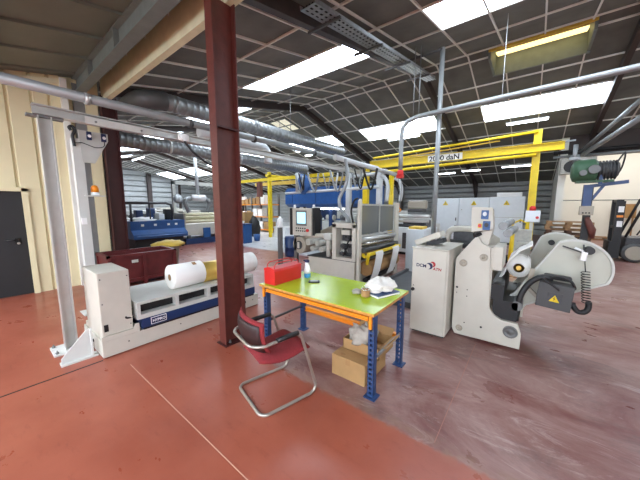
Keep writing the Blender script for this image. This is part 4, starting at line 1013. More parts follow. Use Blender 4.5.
# ================================================================ YELLOW CRANES
j = thing('jib_crane', 'large yellow jib crane with a braced beam and a white load plate', 'crane', (-0.05, 13.2, 0))
m = MB(); m.box(-0.17, 0.07, 13.08, 13.10, 0.02, 4.48); m.box(-0.17, 0.07, 13.30, 13.32, 0.02, 4.48); m.box(-0.06, -0.04, 13.10, 13.30, 0.02, 4.48); m.build('post', 'yellow', j)
m = MB(); m.box(-0.35, 0.25, 12.9, 13.5, 0, 0.02); m.build('base_plate', 'dark_grey', j)
A0, A1 = Vector((0.72, 13.1, 3.83)), Vector((-6.5, 12.35, 3.70))
m = MB(); m.bar(A0 + Vector((0, 0, 0.13)), A1 + Vector((0, 0, 0.16)), 0.16, 0.02); m.bar(A0 - Vector((0, 0, 0.13)), A1 - Vector((0, 0, 0.18)), 0.16, 0.02); m.bar(A0, A1, 0.03, 0.30); m.build('beam', 'yellow', j)
m = MB(); m.tube([(-0.05, 13.0, 4.40), (-6.3, 12.3, 4.0)], 0.05, 8); m.build('tie_rod', 'yellow', j)
m = MB(); m.tube([(-1.2, 12.95, 4.22), (-5.4, 12.4, 3.88)], 0.03, 8); m.build('tie_rod', 'yellow_dull', j)
m = MB(); m.tube([(-0.05, 13.0, 3.58), (-6.4, 12.3, 3.30)], 0.065, 8); m.build('lower_tube', 'yellow', j)
m = MB(); m.bar((0.30, 13.15, 3.93), (1.0, 13.2, 3.98), 0.05, 0.05); m.build('end_stop', 'galv', j)
dv = (A1 - A0).normalized()
px = A0 + dv * 4.60 + Vector((0, -0.035, -0.14))
m = MB(); rt_ = -dv
m.bar(A0 + dv * 3.20 + Vector((0, -0.03, -0.0)), A0 + dv * 4.55 + Vector((0, -0.03, -0.01)), 0.008, 0.29); pl = m.build('load_plate', 'white_pl', j)
m = MB(); m.text('2000 daN', A0 + dv * 4.50 + Vector((0, -0.036, -0.115)), rt_, (0, 0, 1), 0.30); m.build('lettering', 'black', pl)
q = thing('crane_gantry', 'yellow gantry with square posts and beam in the left rear of the hall', 'crane', (-11.3, 10.0, 0))
m = MB(); m.box(-11.32, -11.18, 9.93, 10.07, 0, 3.5); m.build('post', 'yellow', q)
m = MB(); m.box(-12.92, -12.78, 11.43, 11.57, 0, 3.4); m.build('post', 'yellow', q)
m = MB(); m.bar((-14.2, 10.0, 3.12), (-7.1, 10.0, 3.10), 0.12, 0.16); m.build('beam', 'yellow', q)
m = MB(); m.bar((-14.2, 11.5, 3.05), (-7.1, 11.5, 3.05), 0.16, 0.2); m.build('beam', 'yellow_dull', q)
m = MB(); m.bar((-11.25, 9.8, 3.30), (-11.25, 11.7, 3.30), 0.14, 0.14); m.build('cross_tie', 'yellow', q)
m = MB(); m.box(-12.2, -11.9, 9.9, 10.1, 2.2, 3.0, 0.02); m.tube([(-12.05, 10, 2.2), (-12.05, 10, 1.8), (-12.0, 10, 1.7), (-12.1, 10, 1.65)], 0.03, 6); m.build('hoist', 'brown', q)
for k, (x, y, z, lb) in enumerate(((-4.88, 9.0, 3.15, 'square yellow steel post behind the mesh guards of the beige machine'), (-3.9, 9.0, 2.85, 'bright round yellow post between the mesh guards and the thin blue-grey pipe'))):
    q = thing('yellow_post', lb, 'post', (x, y, 0))
    m = MB()
    if k == 0: m.box(x - 0.09, x + 0.09, y - 0.09, y + 0.09, 0.015, z)
    else: m.cyl((x, y, 0.015), (x, y, z), 0.085, 16)
    m.build('upright', 'yellow', q)
    m = MB(); m.box(x - 0.18, x + 0.18, y - 0.18, y + 0.18, 0, 0.015); m.build('base_plate', 'dark_grey', q)

# white service frame and cables above the machine
q = thing('service_frame', 'white pipe frame with hanging hoses above the mesh-guarded machine', 'frame', (-3.6, 7.2, 0))
m = MB(); m.cyl((-3.45, 4.95, 2.75), (-3.45, 8.6, 2.66), 0.06, 12); m.build('top_tube', 'pipe_white', q)
for x, y, z in ((-3.62, 7.5, 2.64), (-4.68, 7.5, 2.9)):
    m = MB(); m.box(x - 0.07, x + 0.07, y - 0.07, y + 0.07, 0.0, z); m.build('post', 'pipe_white', q)
m = MB(); m.cyl((-7.2, 7.2, 2.16), (-3.5, 7.2, 2.24), 0.045, 10); m.build('cross_tube', 'pipe_white', q)
m = MB(); m.cyl((-4.68, 7.5, 2.62), (-3.45, 7.5, 2.66), 0.05, 10); m.build('branch_tube', 'pipe_white', q)
m = MB(); m.cyl((-6.6, 7.2, 2.2), (-6.6, 7.2, 2.85), 0.09, 12); m.build('riser_tube', 'pipe_white', q)
random.seed(3)
for k in range(9):
    x = -6.4 + 0.33 * k + random.uniform(-.1, .1); y = 6.9 + random.uniform(-.3, .3); s_ = random.uniform(0.2, 0.45)
    m = MB(); m.tube([(x, y, 2.75), (x + 0.06, y, 2.55), (x + s_ * 0.5, y + 0.1, 2.3 - s_ * 0.4), (x + s_, y, 2.45), (x + s_ + 0.05, y, 2.7)], random.choice((0.018, 0.025, 0.03)), 8, smooth=5)
    m.build('hose', random.choice(('pipe_white', 'black', 'black', 'pipe_grey')), q)
m = MB(); m.blob((-6.25, 7.1, 2.45), (0.26, 0.12, 0.34), 4, 0.25); m.build('blue_sleeve', 'mach_blue', q)
for y in (7.2, 8.2):
    m = MB(); m.tube([(-3.45, y, 2.55), (-3.3, y, 2.45), (-3.22, y, 2.2), (-3.25, y, 1.85)], 0.05, 10, smooth=5); m.build('bent_pipe', 'pipe_white', q)

# blue dryer hood
q = thing('dryer_hood', 'long blue dryer hood on the printing line in the middle distance', 'machine', (-8.0, 9.7, 0))
m = MB(); m.prism([(9.3, 1.80), (9.3, 2.42), (9.45, 2.54), (10.6, 2.54), (10.6, 1.80), (10.4, 1.66), (9.5, 1.66)], 'x', -9.35, -4.9); m.build('hood', 'dry_blue', q)
for x in (-8.9, -7.5, -6.1, -5.3):
    m = MB(); m.box(x, x + 0.02, 9.285, 9.3, 1.82, 2.3); m.build('seam', 'navy', q)
for x in (-9.0, -7.0, -5.1):
    m = MB(); m.box(x, x + 0.16, 9.6, 9.76, 0, 1.7); m.build('leg', 'navy', q)
m = MB(); m.box(-8.6, -5.0, 9.9, 10.5, 0.0, 1.05, 0.03); m.build('lower_body', 'offwhite', q)
m = MB(); m.box(-7.75, -6.05, 9.36, 9.46, 1.60, 1.66); th_ = m.build('lamp_housing', 'lamp_fix', q)
m = MB(); m.cyl((-7.7, 9.41, 1.575), (-6.1, 9.41, 1.575), 0.025, 10); m.build('lamp_tube', 'tube_on', th_)
m = MB(); m.box(-8.2, -7.6, 9.7, 9.9, 0.4, 1.55, 0.02); m.build('side_box', 'navy', q)
for k in range(5):
    m = MB(); m.cyl((-8.7 + 0.75 * k, 9.75, 1.2), (-8.3 + 0.75 * k, 9.75, 1.2), 0.12, 14); m.build('roller', random.choice(('alu', 'light_mach', 'dark_mach')), q)

# ================================================================ RIGHT REAR
labs = ('left white electrical cabinet with a yellow triangle, behind the thin blue-grey pipe', 'middle white electrical cabinet with a yellow triangle', 'right white electrical cabinet with a yellow triangle, beside the yellow crane post')
e0 = None
for k, (x0, x1, h) in enumerate(((-3.98, -2.78, 2.08), (-2.77, -1.55, 2.08), (-1.54, -0.28, 2.10))):
    e = thing('electrical_cabinet', labs[k], 'cabinet', ((x0 + x1) / 2, 14.6, 0), 'white electrical cabinets in the hall')
    m = MB(); m.box(x0, x1, 14.32, 15.0, 0.1, h, 0.01); m.build('body', 'cab_white', e)
    m = MB(); m.box(x0 + 0.02, x1 - 0.02, 14.30, 14.32, 0.14, h - 0.05, 0.006); dr_ = m.build('door', 'cab_white', e)
    m = MB(); m.box(x0 + 0.03, x1 - 0.03, 14.35, 14.95, 0, 0.1); m.build('plinth', 'dark_grey', e)
    cx = (x0 + x1) / 2
    m = MB(); m.prism([(cx - 0.12, 1.74), (cx + 0.12, 1.74), (cx, 1.95)], 'y', 14.294, 14.30); ws = m.build('warning_sign', 'yellow', dr_)
    m = MB(); m.prism([(cx - 0.015, 1.76), (cx + 0.02, 1.81), (cx, 1.82), (cx + 0.01, 1.88), (cx - 0.02, 1.81), (cx, 1.80)], 'y', 14.291, 14.294); m.build('bolt_mark', 'dark_grey', ws)
    m = MB(); m.box(x1 - 0.12, x1 - 0.08, 14.28, 14.30, 1.0, 1.15); m.build('handle', 'black', dr_)
    m = MB(); m.box(x0, x1, 14.296, 14.30, 1.2, 1.215) if k == 2 else m.box(x0 + 0.1, x0 + 0.14, 14.296, 14.3, 1.5, 1.55); m.build('trim', 'light_mach', dr_)
q = MB(); q.box(-1.3, -0.4, 14.4, 14.8, 2.10, 2.28, 0.02)
tag(q.build('cooling_unit', 'lamp_fix'), 'white flat unit on top of the right electrical cabinet', 'unit')
# green motor on a blue stand
g = thing('motor_stand', 'blue steel post and bracket carrying the green motor, a control box on its side', 'stand', (0.86, 8.4, 0))
m = MB(); m.box(0.80, 0.92, 8.34, 8.46, 0.015, 2.1); m.build('post', 'black', g)
m = MB(); m.box(0.62, 1.1, 8.15, 8.6, 0, 0.015); m.build('base_plate', 'dark_grey', g)
m = MB(); m.box(0.76, 0.90, 8.30, 8.46, 1.70, 2.16); m.bar((0.78, 8.38, 2.12), (1.42, 8.38, 2.20), 0.09, 0.07); m.bar((0.86, 8.38, 1.75), (1.08, 8.38, 2.16), 0.05); m.bar((1.0, 8.3, 2.15), (1.0, 8.3, 2.4), 0.06, 0.06); m.build('bracket', 'rack_blue', g)
m = MB(); m.box(0.72, 0.95, 8.24, 8.34, 1.50, 1.70, 0.01); cb = m.build('control_box', 'beige_dark', g)
for i in range(3):
    m = MB(); m.cyl((0.78 + 0.05 * i, 8.24, 1.55), (0.78 + 0.05 * i, 8.225, 1.55), 0.016, 10); m.build('button', 'black', cb)
m = MB(); m.tube([(0.86, 8.3, 1.45), (0.90, 8.28, 1.32), (0.96, 8.28, 1.18), (0.98, 8.3, 1.0)], [0.04, 0.06, 0.07, 0.04], 10); m.build('wrapped_cable', 'brown', g)
q = thing('electric_motor', 'green electric motor with gearbox sitting on the blue bracket', 'motor', (0.95, 8.4, 2.2))
m = MB(); m.lathe([(0.12, 0), (0.22, 0.04), (0.25, 0.12), (0.25, 0.36), (0.2, 0.42)], (0.52, 8.4, 2.46), 20, 'x'); m.build('gearbox', 'green_motor', q)
m = MB(); m.lathe([(0.17, 0), (0.17, 0.3), (0.14, 0.34)], (0.92, 8.4, 2.46), 20, 'x'); m.build('motor_body', 'dark_mach', q)
for i in range(6):
    m = MB(); m.lathe([(0.20, 0), (0.20, 0.02)], (0.96 + 0.05 * i, 8.4, 2.46), 20, 'x'); m.build('cooling_fin', 'dark_grey', q)
m = MB(); m.cyl((0.86, 8.16, 2.46), (0.86, 8.05, 2.46), 0.09, 16); m.cyl((0.70, 8.16, 2.40), (0.70, 8.08, 2.40), 0.06, 14); m.build('shaft_cap', 'steel_grey', q)
m = MB(); m.box(0.62, 1.2, 8.26, 8.54, 2.205, 2.25); m.build('foot', 'green_motor', q)
m = MB(); m.tube([(1.2, 8.38, 2.55), (1.32, 8.38, 2.8), (1.3, 8.38, 2.5), (1.22, 8.38, 2.3)], 0.015, 8, smooth=5); m.build('cable', 'black', q)
m = MB(); m.cyl((0.56, 8.4, 2.65), (0.56, 8.4, 3.05), 0.04, 10); m.box(0.47, 0.65, 8.34, 8.46, 2.72, 2.78); m.build('lifting_eye', 'galv', q)
for o_ in (g, q): o_.location += Vector((0.09, 0.0, 0.0))
q.location.z += 0.0
q = thing('signal_box', 'small white box on a post with a red lamp, beside the yellow crane post', 'box', (0.0, 7.6, 0))
m = MB(); m.box(-0.03, 0.03, 7.57, 7.63, 0, 1.35); m.build('post', 'white_paint', q)
m = MB(); m.box(-0.12, 0.14, 7.5, 7.6, 1.35, 1.6, 0.01); m.build('body', 'cab_white', q)
m = MB(); m.lathe([(0.06, 0), (0.06, 0.06), (0.03, 0.10)], (0.0, 7.55, 1.6), 14); m.build('lamp', 'red', q)
m = MB(); m.cyl((0.09, 7.5, 1.45), (0.09, 7.48, 1.45), 0.03, 12); m.build('stop_button', 'red', q)
q = thing('yellow_trolley', 'yellow and red wheeled hand truck at the foot of the yellow crane post', 'hand truck', (-0.25, 9.6, 0))
m = MB(); m.tube([(-0.45, 9.6, 0.1), (-0.42, 9.7, 1.2), (-0.25, 9.72, 1.3), (-0.08, 9.7, 1.2), (-0.05, 9.6, 0.1)], 0.03, 8); m.box(-0.42, -0.08, 9.62, 9.66, 0.15, 0.9); m.build('frame', 'yellow', q)
m = MB(); m.box(-0.46, -0.04, 9.3, 9.62, 0.06, 0.09); m.build('toe_plate', 'red', q)
for xx in (-0.5, 0.0):
    m = MB(); m.cyl((xx - 0.03, 9.7, 0.13), (xx + 0.03, 9.7, 0.13), 0.13, 16); m.build('wheel', 'rubber', q)
# pallets
def make_pallet(mm, label, loc, group):
    q = thing('pallet', label, 'pallet', (0, 0, 0), group)
    m = MB()
    for y in (0.0, 0.175, 0.35, 0.525, 0.70): m.box(0, 1.2, y, y + 0.1, 0.122, 0.144)
    for x in (0.0, 0.5275, 1.055): m.box(x, x + 0.145, 0, 0.8, 0.10, 0.122)
    m.build('deck', mm, q)
    for y in (0.0, 0.35, 0.70):
        for x in (0.0, 0.5275, 1.055): m = MB(); m.box(x, x + 0.145, y, y + 0.1, 0.022, 0.10); m.build('block', mm, q)
        m = MB(); m.box(0, 1.2, y, y + 0.1, 0, 0.022); m.build('skid', mm, q)
    q.location = loc
    return q
p0 = make_pallet('pallet_dark', 'wooden pallet in the tall stack behind the teardrop arms, bottom of the stack', (0.42, 12.6, 0), 'pallets in the tall stack')
names = ('second', 'third', 'fourth', 'fifth', 'sixth', 'seventh', 'eighth')
for i in range(5):
    dup(p0, (0.42 + random.uniform(-.03, .03), 12.6, 0.1445 * (i + 1)), 'wooden pallet in the tall stack behind the teardrop arms, %s from the floor' % names[i])
pt = make_pallet('pallet_wood', 'paler wooden pallet, second from the top of the tall stack behind the teardrop arms', (0.40, 12.6, 0.1445 * 6), 'pallets in the tall stack')
dup(pt, (0.44, 12.58, 0.1445 * 7), 'paler wooden pallet, topmost of the tall stack behind the teardrop arms')
pw = make_pallet('pallet_wood', 'low wooden pallet at the foot of the white annexe wall, behind the green motor', (1.9, 19.2, 0), 'pallets along the white wall')
dup(pw, (3.2, 19.25, 0), 'low wooden pallet at the foot of the white annexe wall, left of the forklift mast')
dup(pw, (4.5, 19.2, 0), 'low wooden pallet at the foot of the white annexe wall, behind the forklift')
q = thing('cardboard_stack', 'pale cardboard sheets leaning by the white wall behind the forklift mast', 'cardboard', (3.7, 20.3, 0.0))
m = MB(); m.obox((3.65, 20.35, 1.45), (0.85, 0.04, 0.7), rx=0.06); m.build('sheet', 'card', q)
m = MB(); m.box(3.3, 3.34, 20.25, 20.4, 0, 1.8); m.box(3.96, 4.0, 20.25, 20.4, 0, 1.8); m.build('easel_post', 'pallet_wood', q)
# forklift
f = thing('forklift', 'dark forklift truck at the right edge with its mast and front wheel showing', 'forklift', (2.9, 12.6, 0))
for y in (12.25, 12.85):
    m = MB(); m.box(2.03, 2.12, y, y + 0.1, 0.08, 1.90); m.box(2.12, 2.22, y, y + 0.1, 0.08, 1.85); mt = m.build('mast_rail', 'black', f)
m = MB()
for z in (0.2, 1.0, 1.82): m.box(2.05, 2.2, 12.35, 12.85, z, z + 0.08)
m.build('mast_cross', 'black', f)
m = MB(); m.box(1.96, 2.03, 12.2, 13.0, 0.15, 0.6); m.build('carriage', 'black', f)
for y in (12.35, 12.8):
    m = MB(); m.box(1.1, 2.0, y, y + 0.1, 0.05, 0.08); m.box(1.96, 2.0, y, y + 0.1, 0.05, 0.6); m.build('fork', 'dark_grey', f)
for x, z in ((2.13, 1.60), (2.13, 1.15)):
    m = MB(); m.box(x - 0.05, x + 0.07, 12.243, 12.25, z - 0.09, z + 0.09); m.build('sticker', 'white_pl', f)
m = MB(); m.box(2.06, 2.2, 12.243, 12.25, 1.35, 1.42); m.build('sticker', 'orange', f)
m = MB(); m.prism([(2.3, 0.3), (2.3, 0.75), (2.7, 0.75), (2.9, 0.85), (4.1, 0.95), (4.25, 0.5), (4.1, 0.25)], 'y', 12.2, 13.05); m.build('body', 'dark_mach', f, 0.03)
m = MB(); m.box(2.95, 3.4, 12.35, 12.85, 0.86, 1.0, 0.03); m.box(3.35, 3.48, 12.35, 12.85, 0.95, 1.45, 0.03); m.build('seat', 'black', f)
m = MB()
for y in (12.25, 13.0): m.tube([(2.3, y, 0.75), (2.65, y, 1.9), (2.75, y, 2.0), (3.7, y, 2.0), (3.95, y, 0.95)], 0.035, 8)
for x in (2.75, 3.0, 3.25, 3.5, 3.7): m.cyl((x, 12.25, 2.0), (x, 13.0, 2.0), 0.025, 8)
m.build('overhead_guard', 'black', f)
m = MB(); m.tube([(2.6, 12.62, 0.8), (2.75, 12.62, 1.15)], 0.02, 8); m.tube([(2.75 + 0.05 * math.sin(a), 12.62 + 0.16 * math.cos(a), 1.15 + 0.15 * math.sin(a)) for a in [2 * PI * i / 16 for i in range(16)]], 0.015, 6, closed=True); m.build('steering_wheel', 'black', f)
for x, r in ((2.52, 0.29), (3.8, 0.23)):
    for y0, y1 in ((12.12, 12.3), (12.95, 13.13)):
        m = MB(); m.lathe([(r * 0.6, y0), (r * 0.93, y0), (r, y0 + 0.03), (r, y1 - 0.03), (r * 0.93, y1), (r * 0.6, y1)], (x, 0, r), 28, 'y'); w_ = m.build('wheel', 'dark_grey', f)
        m = MB(); m.lathe([(r * 0.72, y0 - 0.004), (r * 0.6, y0 + 0.005), (r * 0.35, y0 + 0.03), (r * 0.3, y0 + 0.0), (0.02, y0 + 0.0)], (x, 0, r), 20, 'y'); m.build('rim', 'beige_dark', w_)
# ================================================================ LEFT REAR
b = thing('bag_machine', 'dark blue machine with a sloped front under a black pipe rail', 'machine', (-12.2, 4.6, 0))
m = MB(); m.prism([(-11.5, 0.45), (-11.5, 0.62), (-11.75, 0.78), (-11.75, 1.12), (-13.0, 1.12), (-13.0, 0.45)], 'y', 3.6, 5.6); m.build('body', 'mach_blue', b)
m = MB(); m.prism([(-11.45, 0.55), (-11.75, 0.77), (-11.76, 0.75), (-11.47, 0.52)], 'y', 3.72, 5.55); m.build('sloped_tray', 'mach_blue', b)
m = MB(); m.box(-12.9, -11.7, 3.7, 5.5, 0.0, 0.45); m.build('base', 'black', b)
m = MB(); m.tube([(-11.9, 3.0, 1.8), (-11.9, 4.95, 1.82), (-11.9, 5.15, 1.75), (-11.9, 5.2, 1.5), (-11.9, 5.15, 1.1)], 0.05, 8); m.cyl((-11.9, 3.7, 1.1), (-11.9, 3.7, 1.8), 0.04, 8); m.cyl((-11.9, 4.35, 1.1), (-11.9, 4.35, 1.8), 0.03, 8); m.build('pipe_rail', 'dark_grey', b)
m = MB(); m.blob((-12.1, 4.1, 1.12), (0.3, 0.45, 0.14), 2, 0.4, flat=0.0); m.build('plastic_scraps', 'white_pl', b)
for y, z, h, mm in ((4.0, 1.12, 0.42, 'navy'), (4.45, 1.12, 0.5, 'rack_blue'), (4.8, 1.12, 0.25, 'white_pl'), (5.1, 1.12, 0.45, 'black'), (4.6, 1.12, 0.3, 'light_mach')):
    m = MB(); m.box(-12.6, -12.3, y, y + 0.25, z, z + h, 0.03); m.build('drive_unit', mm, b)
for y in (3.95, 4.4, 4.9, 5.2):
    m = MB(); m.box(-11.748, -11.74, y, y + 0.1, 0.92, 1.0); m.build('sticker', 'white_pl', b)
w = thing('printing_line', 'white roller machine with blue base beneath a hood with two bent hoses', 'machine', (-12.6, 6.7, 0))
m = MB(); m.box(-13.2, -12.0, 5.75, 8.2, 0.38, 0.9, 0.02); m.build('body', 'beige', w)
m = MB(); m.box(-13.2, -11.9, 5.7, 8.2, 0.0, 0.25); m.build('base', 'navy', w)
m = MB(); m.box(-12.02, -11.95, 6.55, 6.9, 0.25, 0.7); m.build('blue_box', 'mach_blue', w)
for x, z, r in ((-12.1, 1.0, 0.07), (-12.4, 1.15, 0.09), (-12.8, 1.3, 0.08), (-12.2, 1.3, 0.05)):
    m = MB(); m.cyl((x, 5.75, z), (x, 8.1, z), r, 12); m.build('roller', 'beam_cream', w)
for y in (5.7, 8.1):
    m = MB(); m.box(-12.95, -12.0, y, y + 0.08, 0.9, 1.38); m.build('side_plate', 'beige_dark', w)
for y in (5.85, 6.6, 7.4):
    m = MB(); m.box(-12.1, -12.0, y, y + 0.12, 0.25, 0.4); m.build('leg', 'dark_grey', w)
m = MB(); m.box(-13.3, -13.15, 5.82, 5.95, 0.0, 2.84); m.box(-13.3, -13.15, 5.82, 8.9, 2.70, 2.87); m.box(-13.3, -13.15, 8.75, 8.9, 0.0, 2.84); m.build('arch_frame', 'offwhite', w)
h = thing('extraction_hood', 'round white extraction head with two bent hoses hanging over the white roller machine', 'hood', (-12.0, 6.5, 1.3))
m = MB(); m.cyl((-12.0, 6.08, 2.06), (-12.0, 6.72, 2.06), 0.14, 18); m.build('drum', 'white_pl', h)
m = MB(); m.cyl((-12.0, 6.4, 2.15), (-12.0, 6.35, 4.0), 0.07, 12); m.build('drop_pipe', 'pipe_white', h)
m = MB(); m.tube([(-12.0, 6.1, 2.02), (-12.0, 5.9, 2.0), (-12.0, 5.8, 1.85), (-12.0, 5.88, 1.6), (-12.0, 5.95, 1.42)], 0.09, 12, smooth=5); m.build('hose', 'galv', h)
m = MB(); m.tube([(-12.0, 6.68, 2.02), (-12.0, 6.85, 1.98), (-12.0, 6.93, 1.8), (-12.0, 6.86, 1.58), (-12.0, 6.8, 1.42)], 0.09, 12, smooth=5); m.build('hose', 'galv', h)
m = MB(); m.lathe([(0.02, 0), (0.2, 0.02), (0.02, 0.06)], (-12.0, 5.5, 2.0), 18, 'x'); m.build('dish', 'pipe_white', h)
# shop-floor clutter beyond: shelving with cartons, drums, bins
c = thing('blue_drum_box', 'blue plastic container standing on the pale floor right of the red-brown column', 'container', (-10.4, 7.75, 0))
m = MB(); m.box(-10.68, -10.2, 7.5, 7.95, 0, 0.86, 0.03); m.build('body', 'mach_blue', c)
m = MB(); m.box(-10.70, -10.18, 7.48, 7.97, 0.86, 0.90, 0.01); m.build('lid', 'navy', c)
m = MB(); m.box(-10.5, -10.35, 7.494, 7.5, 0.5, 0.66); m.build('label', 'white_pl', c)
c = thing('bucket', 'small blue bucket beside the blue container', 'bucket', (-10.6, 8.55, 0))
m = MB(); m.lathe([(0.13, 0), (0.17, 0.32), (0.155, 0.32), (0.12, 0.03)], (-10.6, 8.55, 0), 18); m.build('body', 'mach_blue', c)
m = MB(); m.tube([(-10.77, 8.55, 0.31), (-10.74, 8.5, 0.2), (-10.6, 8.38, 0.16), (-10.46, 8.5, 0.2), (-10.43, 8.55, 0.31)], 0.008, 6); m.build('handle', 'steel_grey', c)
c = thing('blue_barrel', 'tall dark blue barrel behind the dark grey post', 'barrel', (-6.4, 6.6, 0))
m = MB(); m.lathe([(0.2, 0), (0.22, 0.05), (0.22, 0.3), (0.23, 0.32), (0.22, 0.34), (0.22, 0.62), (0.2, 0.68)], (-6.4, 6.6, 0), 20); m.build('body', 'navy', c)
c = thing('trash_sack', 'black upright sack leaning beside the yellow gantry post', 'sack', (-12.2, 9.7, 0))
m = MB(); m.blob((-12.2, 9.7, 0.5), (0.3, 0.3, 0.62), 8, 0.2, flat=-0.5); m.build('body', 'black', c)
sh = thing('storage_rack', 'pallet rack with grey uprights full of cartons behind the yellow gantry', 'rack', (-14.6, 11.5, 0))
for x in (-17.0, -15.2, -13.4):
    for y in (11.9, 12.7):
        m = MB(); m.box(x - 0.05, x + 0.05, y - 0.05, y + 0.05, 0, 2.5); m.build('upright', 'steel_grey', sh)
for z in (0.1, 0.95, 1.75):
    m = MB(); m.box(-17.05, -13.35, 11.85, 12.75, z, z + 0.06); m.build('shelf', 'rack_orange', sh)
random.seed(11)
mats = ('card', 'card', 'card_dark', 'white_pl', 'rag_grey', 'mach_blue', 'paper')
cn = {'card': 'tan cardboard carton', 'card_dark': 'brown cardboard carton', 'white_pl': 'white carton', 'rag_grey': 'grey cloth bale', 'mach_blue': 'blue plastic crate', 'paper': 'white paper pack'}
rows = ('bottom', 'middle', 'top')
for zi, z in enumerate((0.16, 1.01, 1.81)):
    x = -16.9; k = 0
    while x < -13.9:
        w_ = random.uniform(0.35, 0.6); h_ = random.uniform(0.3, 0.62); mm = random.choice(mats); k += 1
        q = MB(); q.box(x, x + w_, 11.9, 12.5, z, z + h_, 0.015)
        tag(q.build('carton', mm), '%s, %s from the left on the %s shelf of the pallet rack' % (cn[mm], ('first', 'second', 'third', 'fourth', 'fifth', 'sixth', 'seventh', 'eighth', 'ninth')[k - 1], rows[zi]), 'carton', 'cartons on the pallet rack')
        x += w_ + random.uniform(0.04, 0.15)
gp = ('left', 'second', 'third', 'right')
for i, (x, y, w_, d_, h_, mm, lb) in enumerate((
    (-12.4, 8.6, 0.7, 0.6, 0.9, 'white_pl', 'white plastic tub stacked with bags left of the blue container'),
    (-12.9, 9.6, 0.7, 0.6, 1.35, 'card', 'tall tan carton behind the white tub'),
    (-10.9, 10.7, 0.9, 0.7, 0.55, 'white_pl', 'low white box at the foot of the yellow gantry post'),
    (-10.3, 11.6, 0.8, 0.8, 1.2, 'light_mach', 'grey machine cabinet right of the yellow gantry post'),
    (-9.2, 12.4, 0.9, 0.8, 1.5, 'navy', 'dark blue machine cabinet behind the blue dryer hood'),
    (-14.2, 8.2, 0.9, 0.8, 1.0, 'card_dark', 'brown carton pile seen between the column and the white line'),
    )):
    q = thing('storage_box', lb, 'box', (x, y, 0))
    m = MB(); m.box(x - w_ / 2, x + w_ / 2, y - d_ / 2, y + d_ / 2, 0, h_, 0.02); m.build('body', mm, q)
    m = MB(); m.box(x - w_ / 2 - 0.01, x + w_ / 2 + 0.01, y - d_ / 2 - 0.01, y + d_ / 2 + 0.01, h_ - 0.08, h_ + 0.01, 0.01); m.build('lid', mm, q)
    m = MB(); m.box(x - 0.12, x + 0.12, y - d_ / 2 - 0.006, y - d_ / 2, h_ * 0.5, h_ * 0.7); m.build('label', 'white_pl', q)
# distant machines across the back
def machine(lb, x0, x1, y0, y1, h, m1, m2, seed):
    random.seed(seed)
    q = thing('production_machine', lb, 'machine', ((x0 + x1) / 2, (y0 + y1) / 2, 0))
    m = MB(); m.box(x0, x1, y0, y1, 0.08, h * 0.62, 0.03); m.build('body', m1, q)
    m = MB(); m.box(x0 + 0.05, x1 - 0.05, y0 + 0.05, y1 - 0.05, 0, 0.08); m.build('plinth', 'black', q)
    n = max(2, int((x1 - x0) / 0.8))
    for i in range(n):
        a = x0 + (x1 - x0) * i / n; b_ = x0 + (x1 - x0) * (i + 0.8) / n
        m = MB(); m.box(a, b_, y0 + 0.15, y1 - 0.1, h * 0.62, h * random.uniform(0.75, 1.0), 0.03); m.build('upper_unit', random.choice((m1, m2)), q)
        m = MB(); m.box(a + 0.06, b_ - 0.02, y0 - 0.012, y0, h * 0.14, h * 0.5); m.build('panel', random.choice((m1, m2, 'dark_mach')), q)
    for i in range(3):
        z = h * (0.66 + 0.1 * i)
        m = MB(); m.cyl((x0 + 0.1, y0 + 0.06 + 0.04 * i, z), (x1 - 0.1, y0 + 0.06 + 0.04 * i, z), 0.05, 10); m.build('roller', random.choice(('alu', 'offwhite', 'dark_mach')), q)
    return q
machine('white machine with dark slots between the yellow round post and the thin pipe', -4.6, -2.6, 9.25, 10.1, 1.55, 'cab_white', 'dark_mach', 1)
machine('low pale machine behind the mesh-guarded machine and the white housing', -5.6, -3.2, 11.5, 12.8, 1.5, 'offwhite', 'light_mach', 2)
machine('long white and blue machine far back under the yellow gantry beam', -13.5, -10.2, 14.5, 15.8, 1.7, 'offwhite', 'navy', 3)
machine('pale machine row at the far left end of the hall, behind the black pipe rail', -19.5, -15.5, 4.6, 6.0, 1.5, 'offwhite', 'dark_mach', 4)
machine('grey and white machine deep in the hall left of the white line', -22.0, -17.0, 8.0, 9.4, 1.6, 'light_mach', 'white_pl', 5)
machine('white machine block with blue units behind the blue dryer hood', -9.4, -6.0, 13.6, 15.0, 1.9, 'offwhite', 'mach_blue', 6)
machine('pale machine row behind the dark blue machine, seen through its pipe rail', -15.4, -14.2, 3.2, 6.8, 1.25, 'offwhite', 'dark_mach', 7)
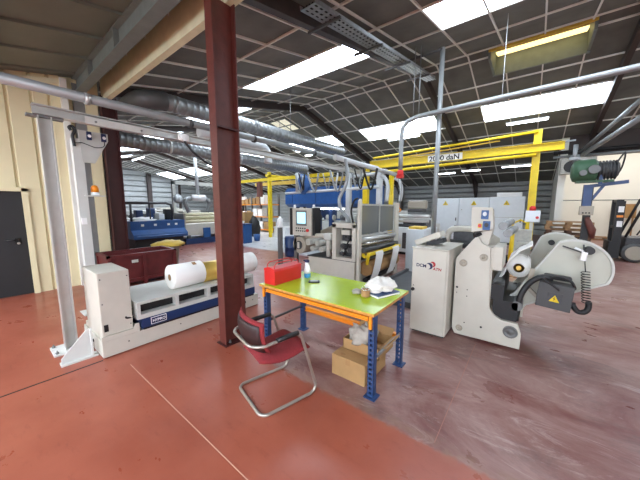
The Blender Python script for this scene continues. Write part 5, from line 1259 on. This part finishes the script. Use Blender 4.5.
c = thing('suspended_seat', 'small brown padded seat back above the white machine, left of the thin pipe', 'seat', (-3.0, 9.2, 1.55))
m = MB(); m.box(-3.35, -2.72, 9.1, 9.25, 1.60, 1.88, 0.05); m.build('back', 'beige_dark', c)
m = MB(); m.box(-3.3, -2.8, 9.0, 9.4, 1.5, 1.6, 0.02); m.build('base', 'dark_grey', c)

# ================================================================ LIGHT AND CAMERA
W = bpy.data.worlds.new('World'); SC.world = W; W.use_nodes = True
nt = W.node_tree; bg = nt.nodes['Background']
skt = nt.nodes.new('ShaderNodeTexSky'); skt.sky_type = 'NISHITA'; skt.sun_elevation = math.radians(40); skt.sun_disc = False
nt.links.new(skt.outputs[0], bg.inputs[0]); bg.inputs[1].default_value = 0.1
def area(name, loc, sx, sy, power, col=(1, 0.97, 0.93)):
    l = bpy.data.lights.new(name, 'AREA'); l.shape = 'RECTANGLE'; l.size = sx; l.size_y = sy; l.energy = power; l.color = col
    o = bpy.data.objects.new(name, l); COL.objects.link(o); o.location = loc; return o
area('annexe_fill', (3.5, 17.8, 5.1), 3.0, 3.0, 110)  # unseen fill light added under the ceiling to brighten the annexe
area('hall_area_light', (-20, 11, 5.0), 8.0, 3.0, 300)  # broad area light without a fixture, high in the far left hall

F, PITCH, YAW = 271.0, math.atan(34 / 271), math.radians(37.95)
cam = bpy.data.cameras.new('camera'); co = bpy.data.objects.new('camera', cam); COL.objects.link(co)
cam.sensor_fit = 'HORIZONTAL'; cam.sensor_width = 36.0; cam.lens = F / 640 * 36.0
cam.clip_start = 0.05; cam.clip_end = 200
co.location = (0, 0, 1.7); co.rotation_euler = (PI / 2 - PITCH, 0, YAW)
SC.camera = co
vs = SC.view_settings
SC.display_settings.display_device = 'sRGB'
vs.view_transform = 'Standard'; vs.look = 'None'; vs.gamma = 1.0; vs.use_curve_mapping = False; vs.exposure = EXPO
SC.cycles.use_denoising = True; SC.cycles.max_bounces = 8; SC.cycles.diffuse_bounces = 5; SC.cycles.sample_clamp_indirect = 6
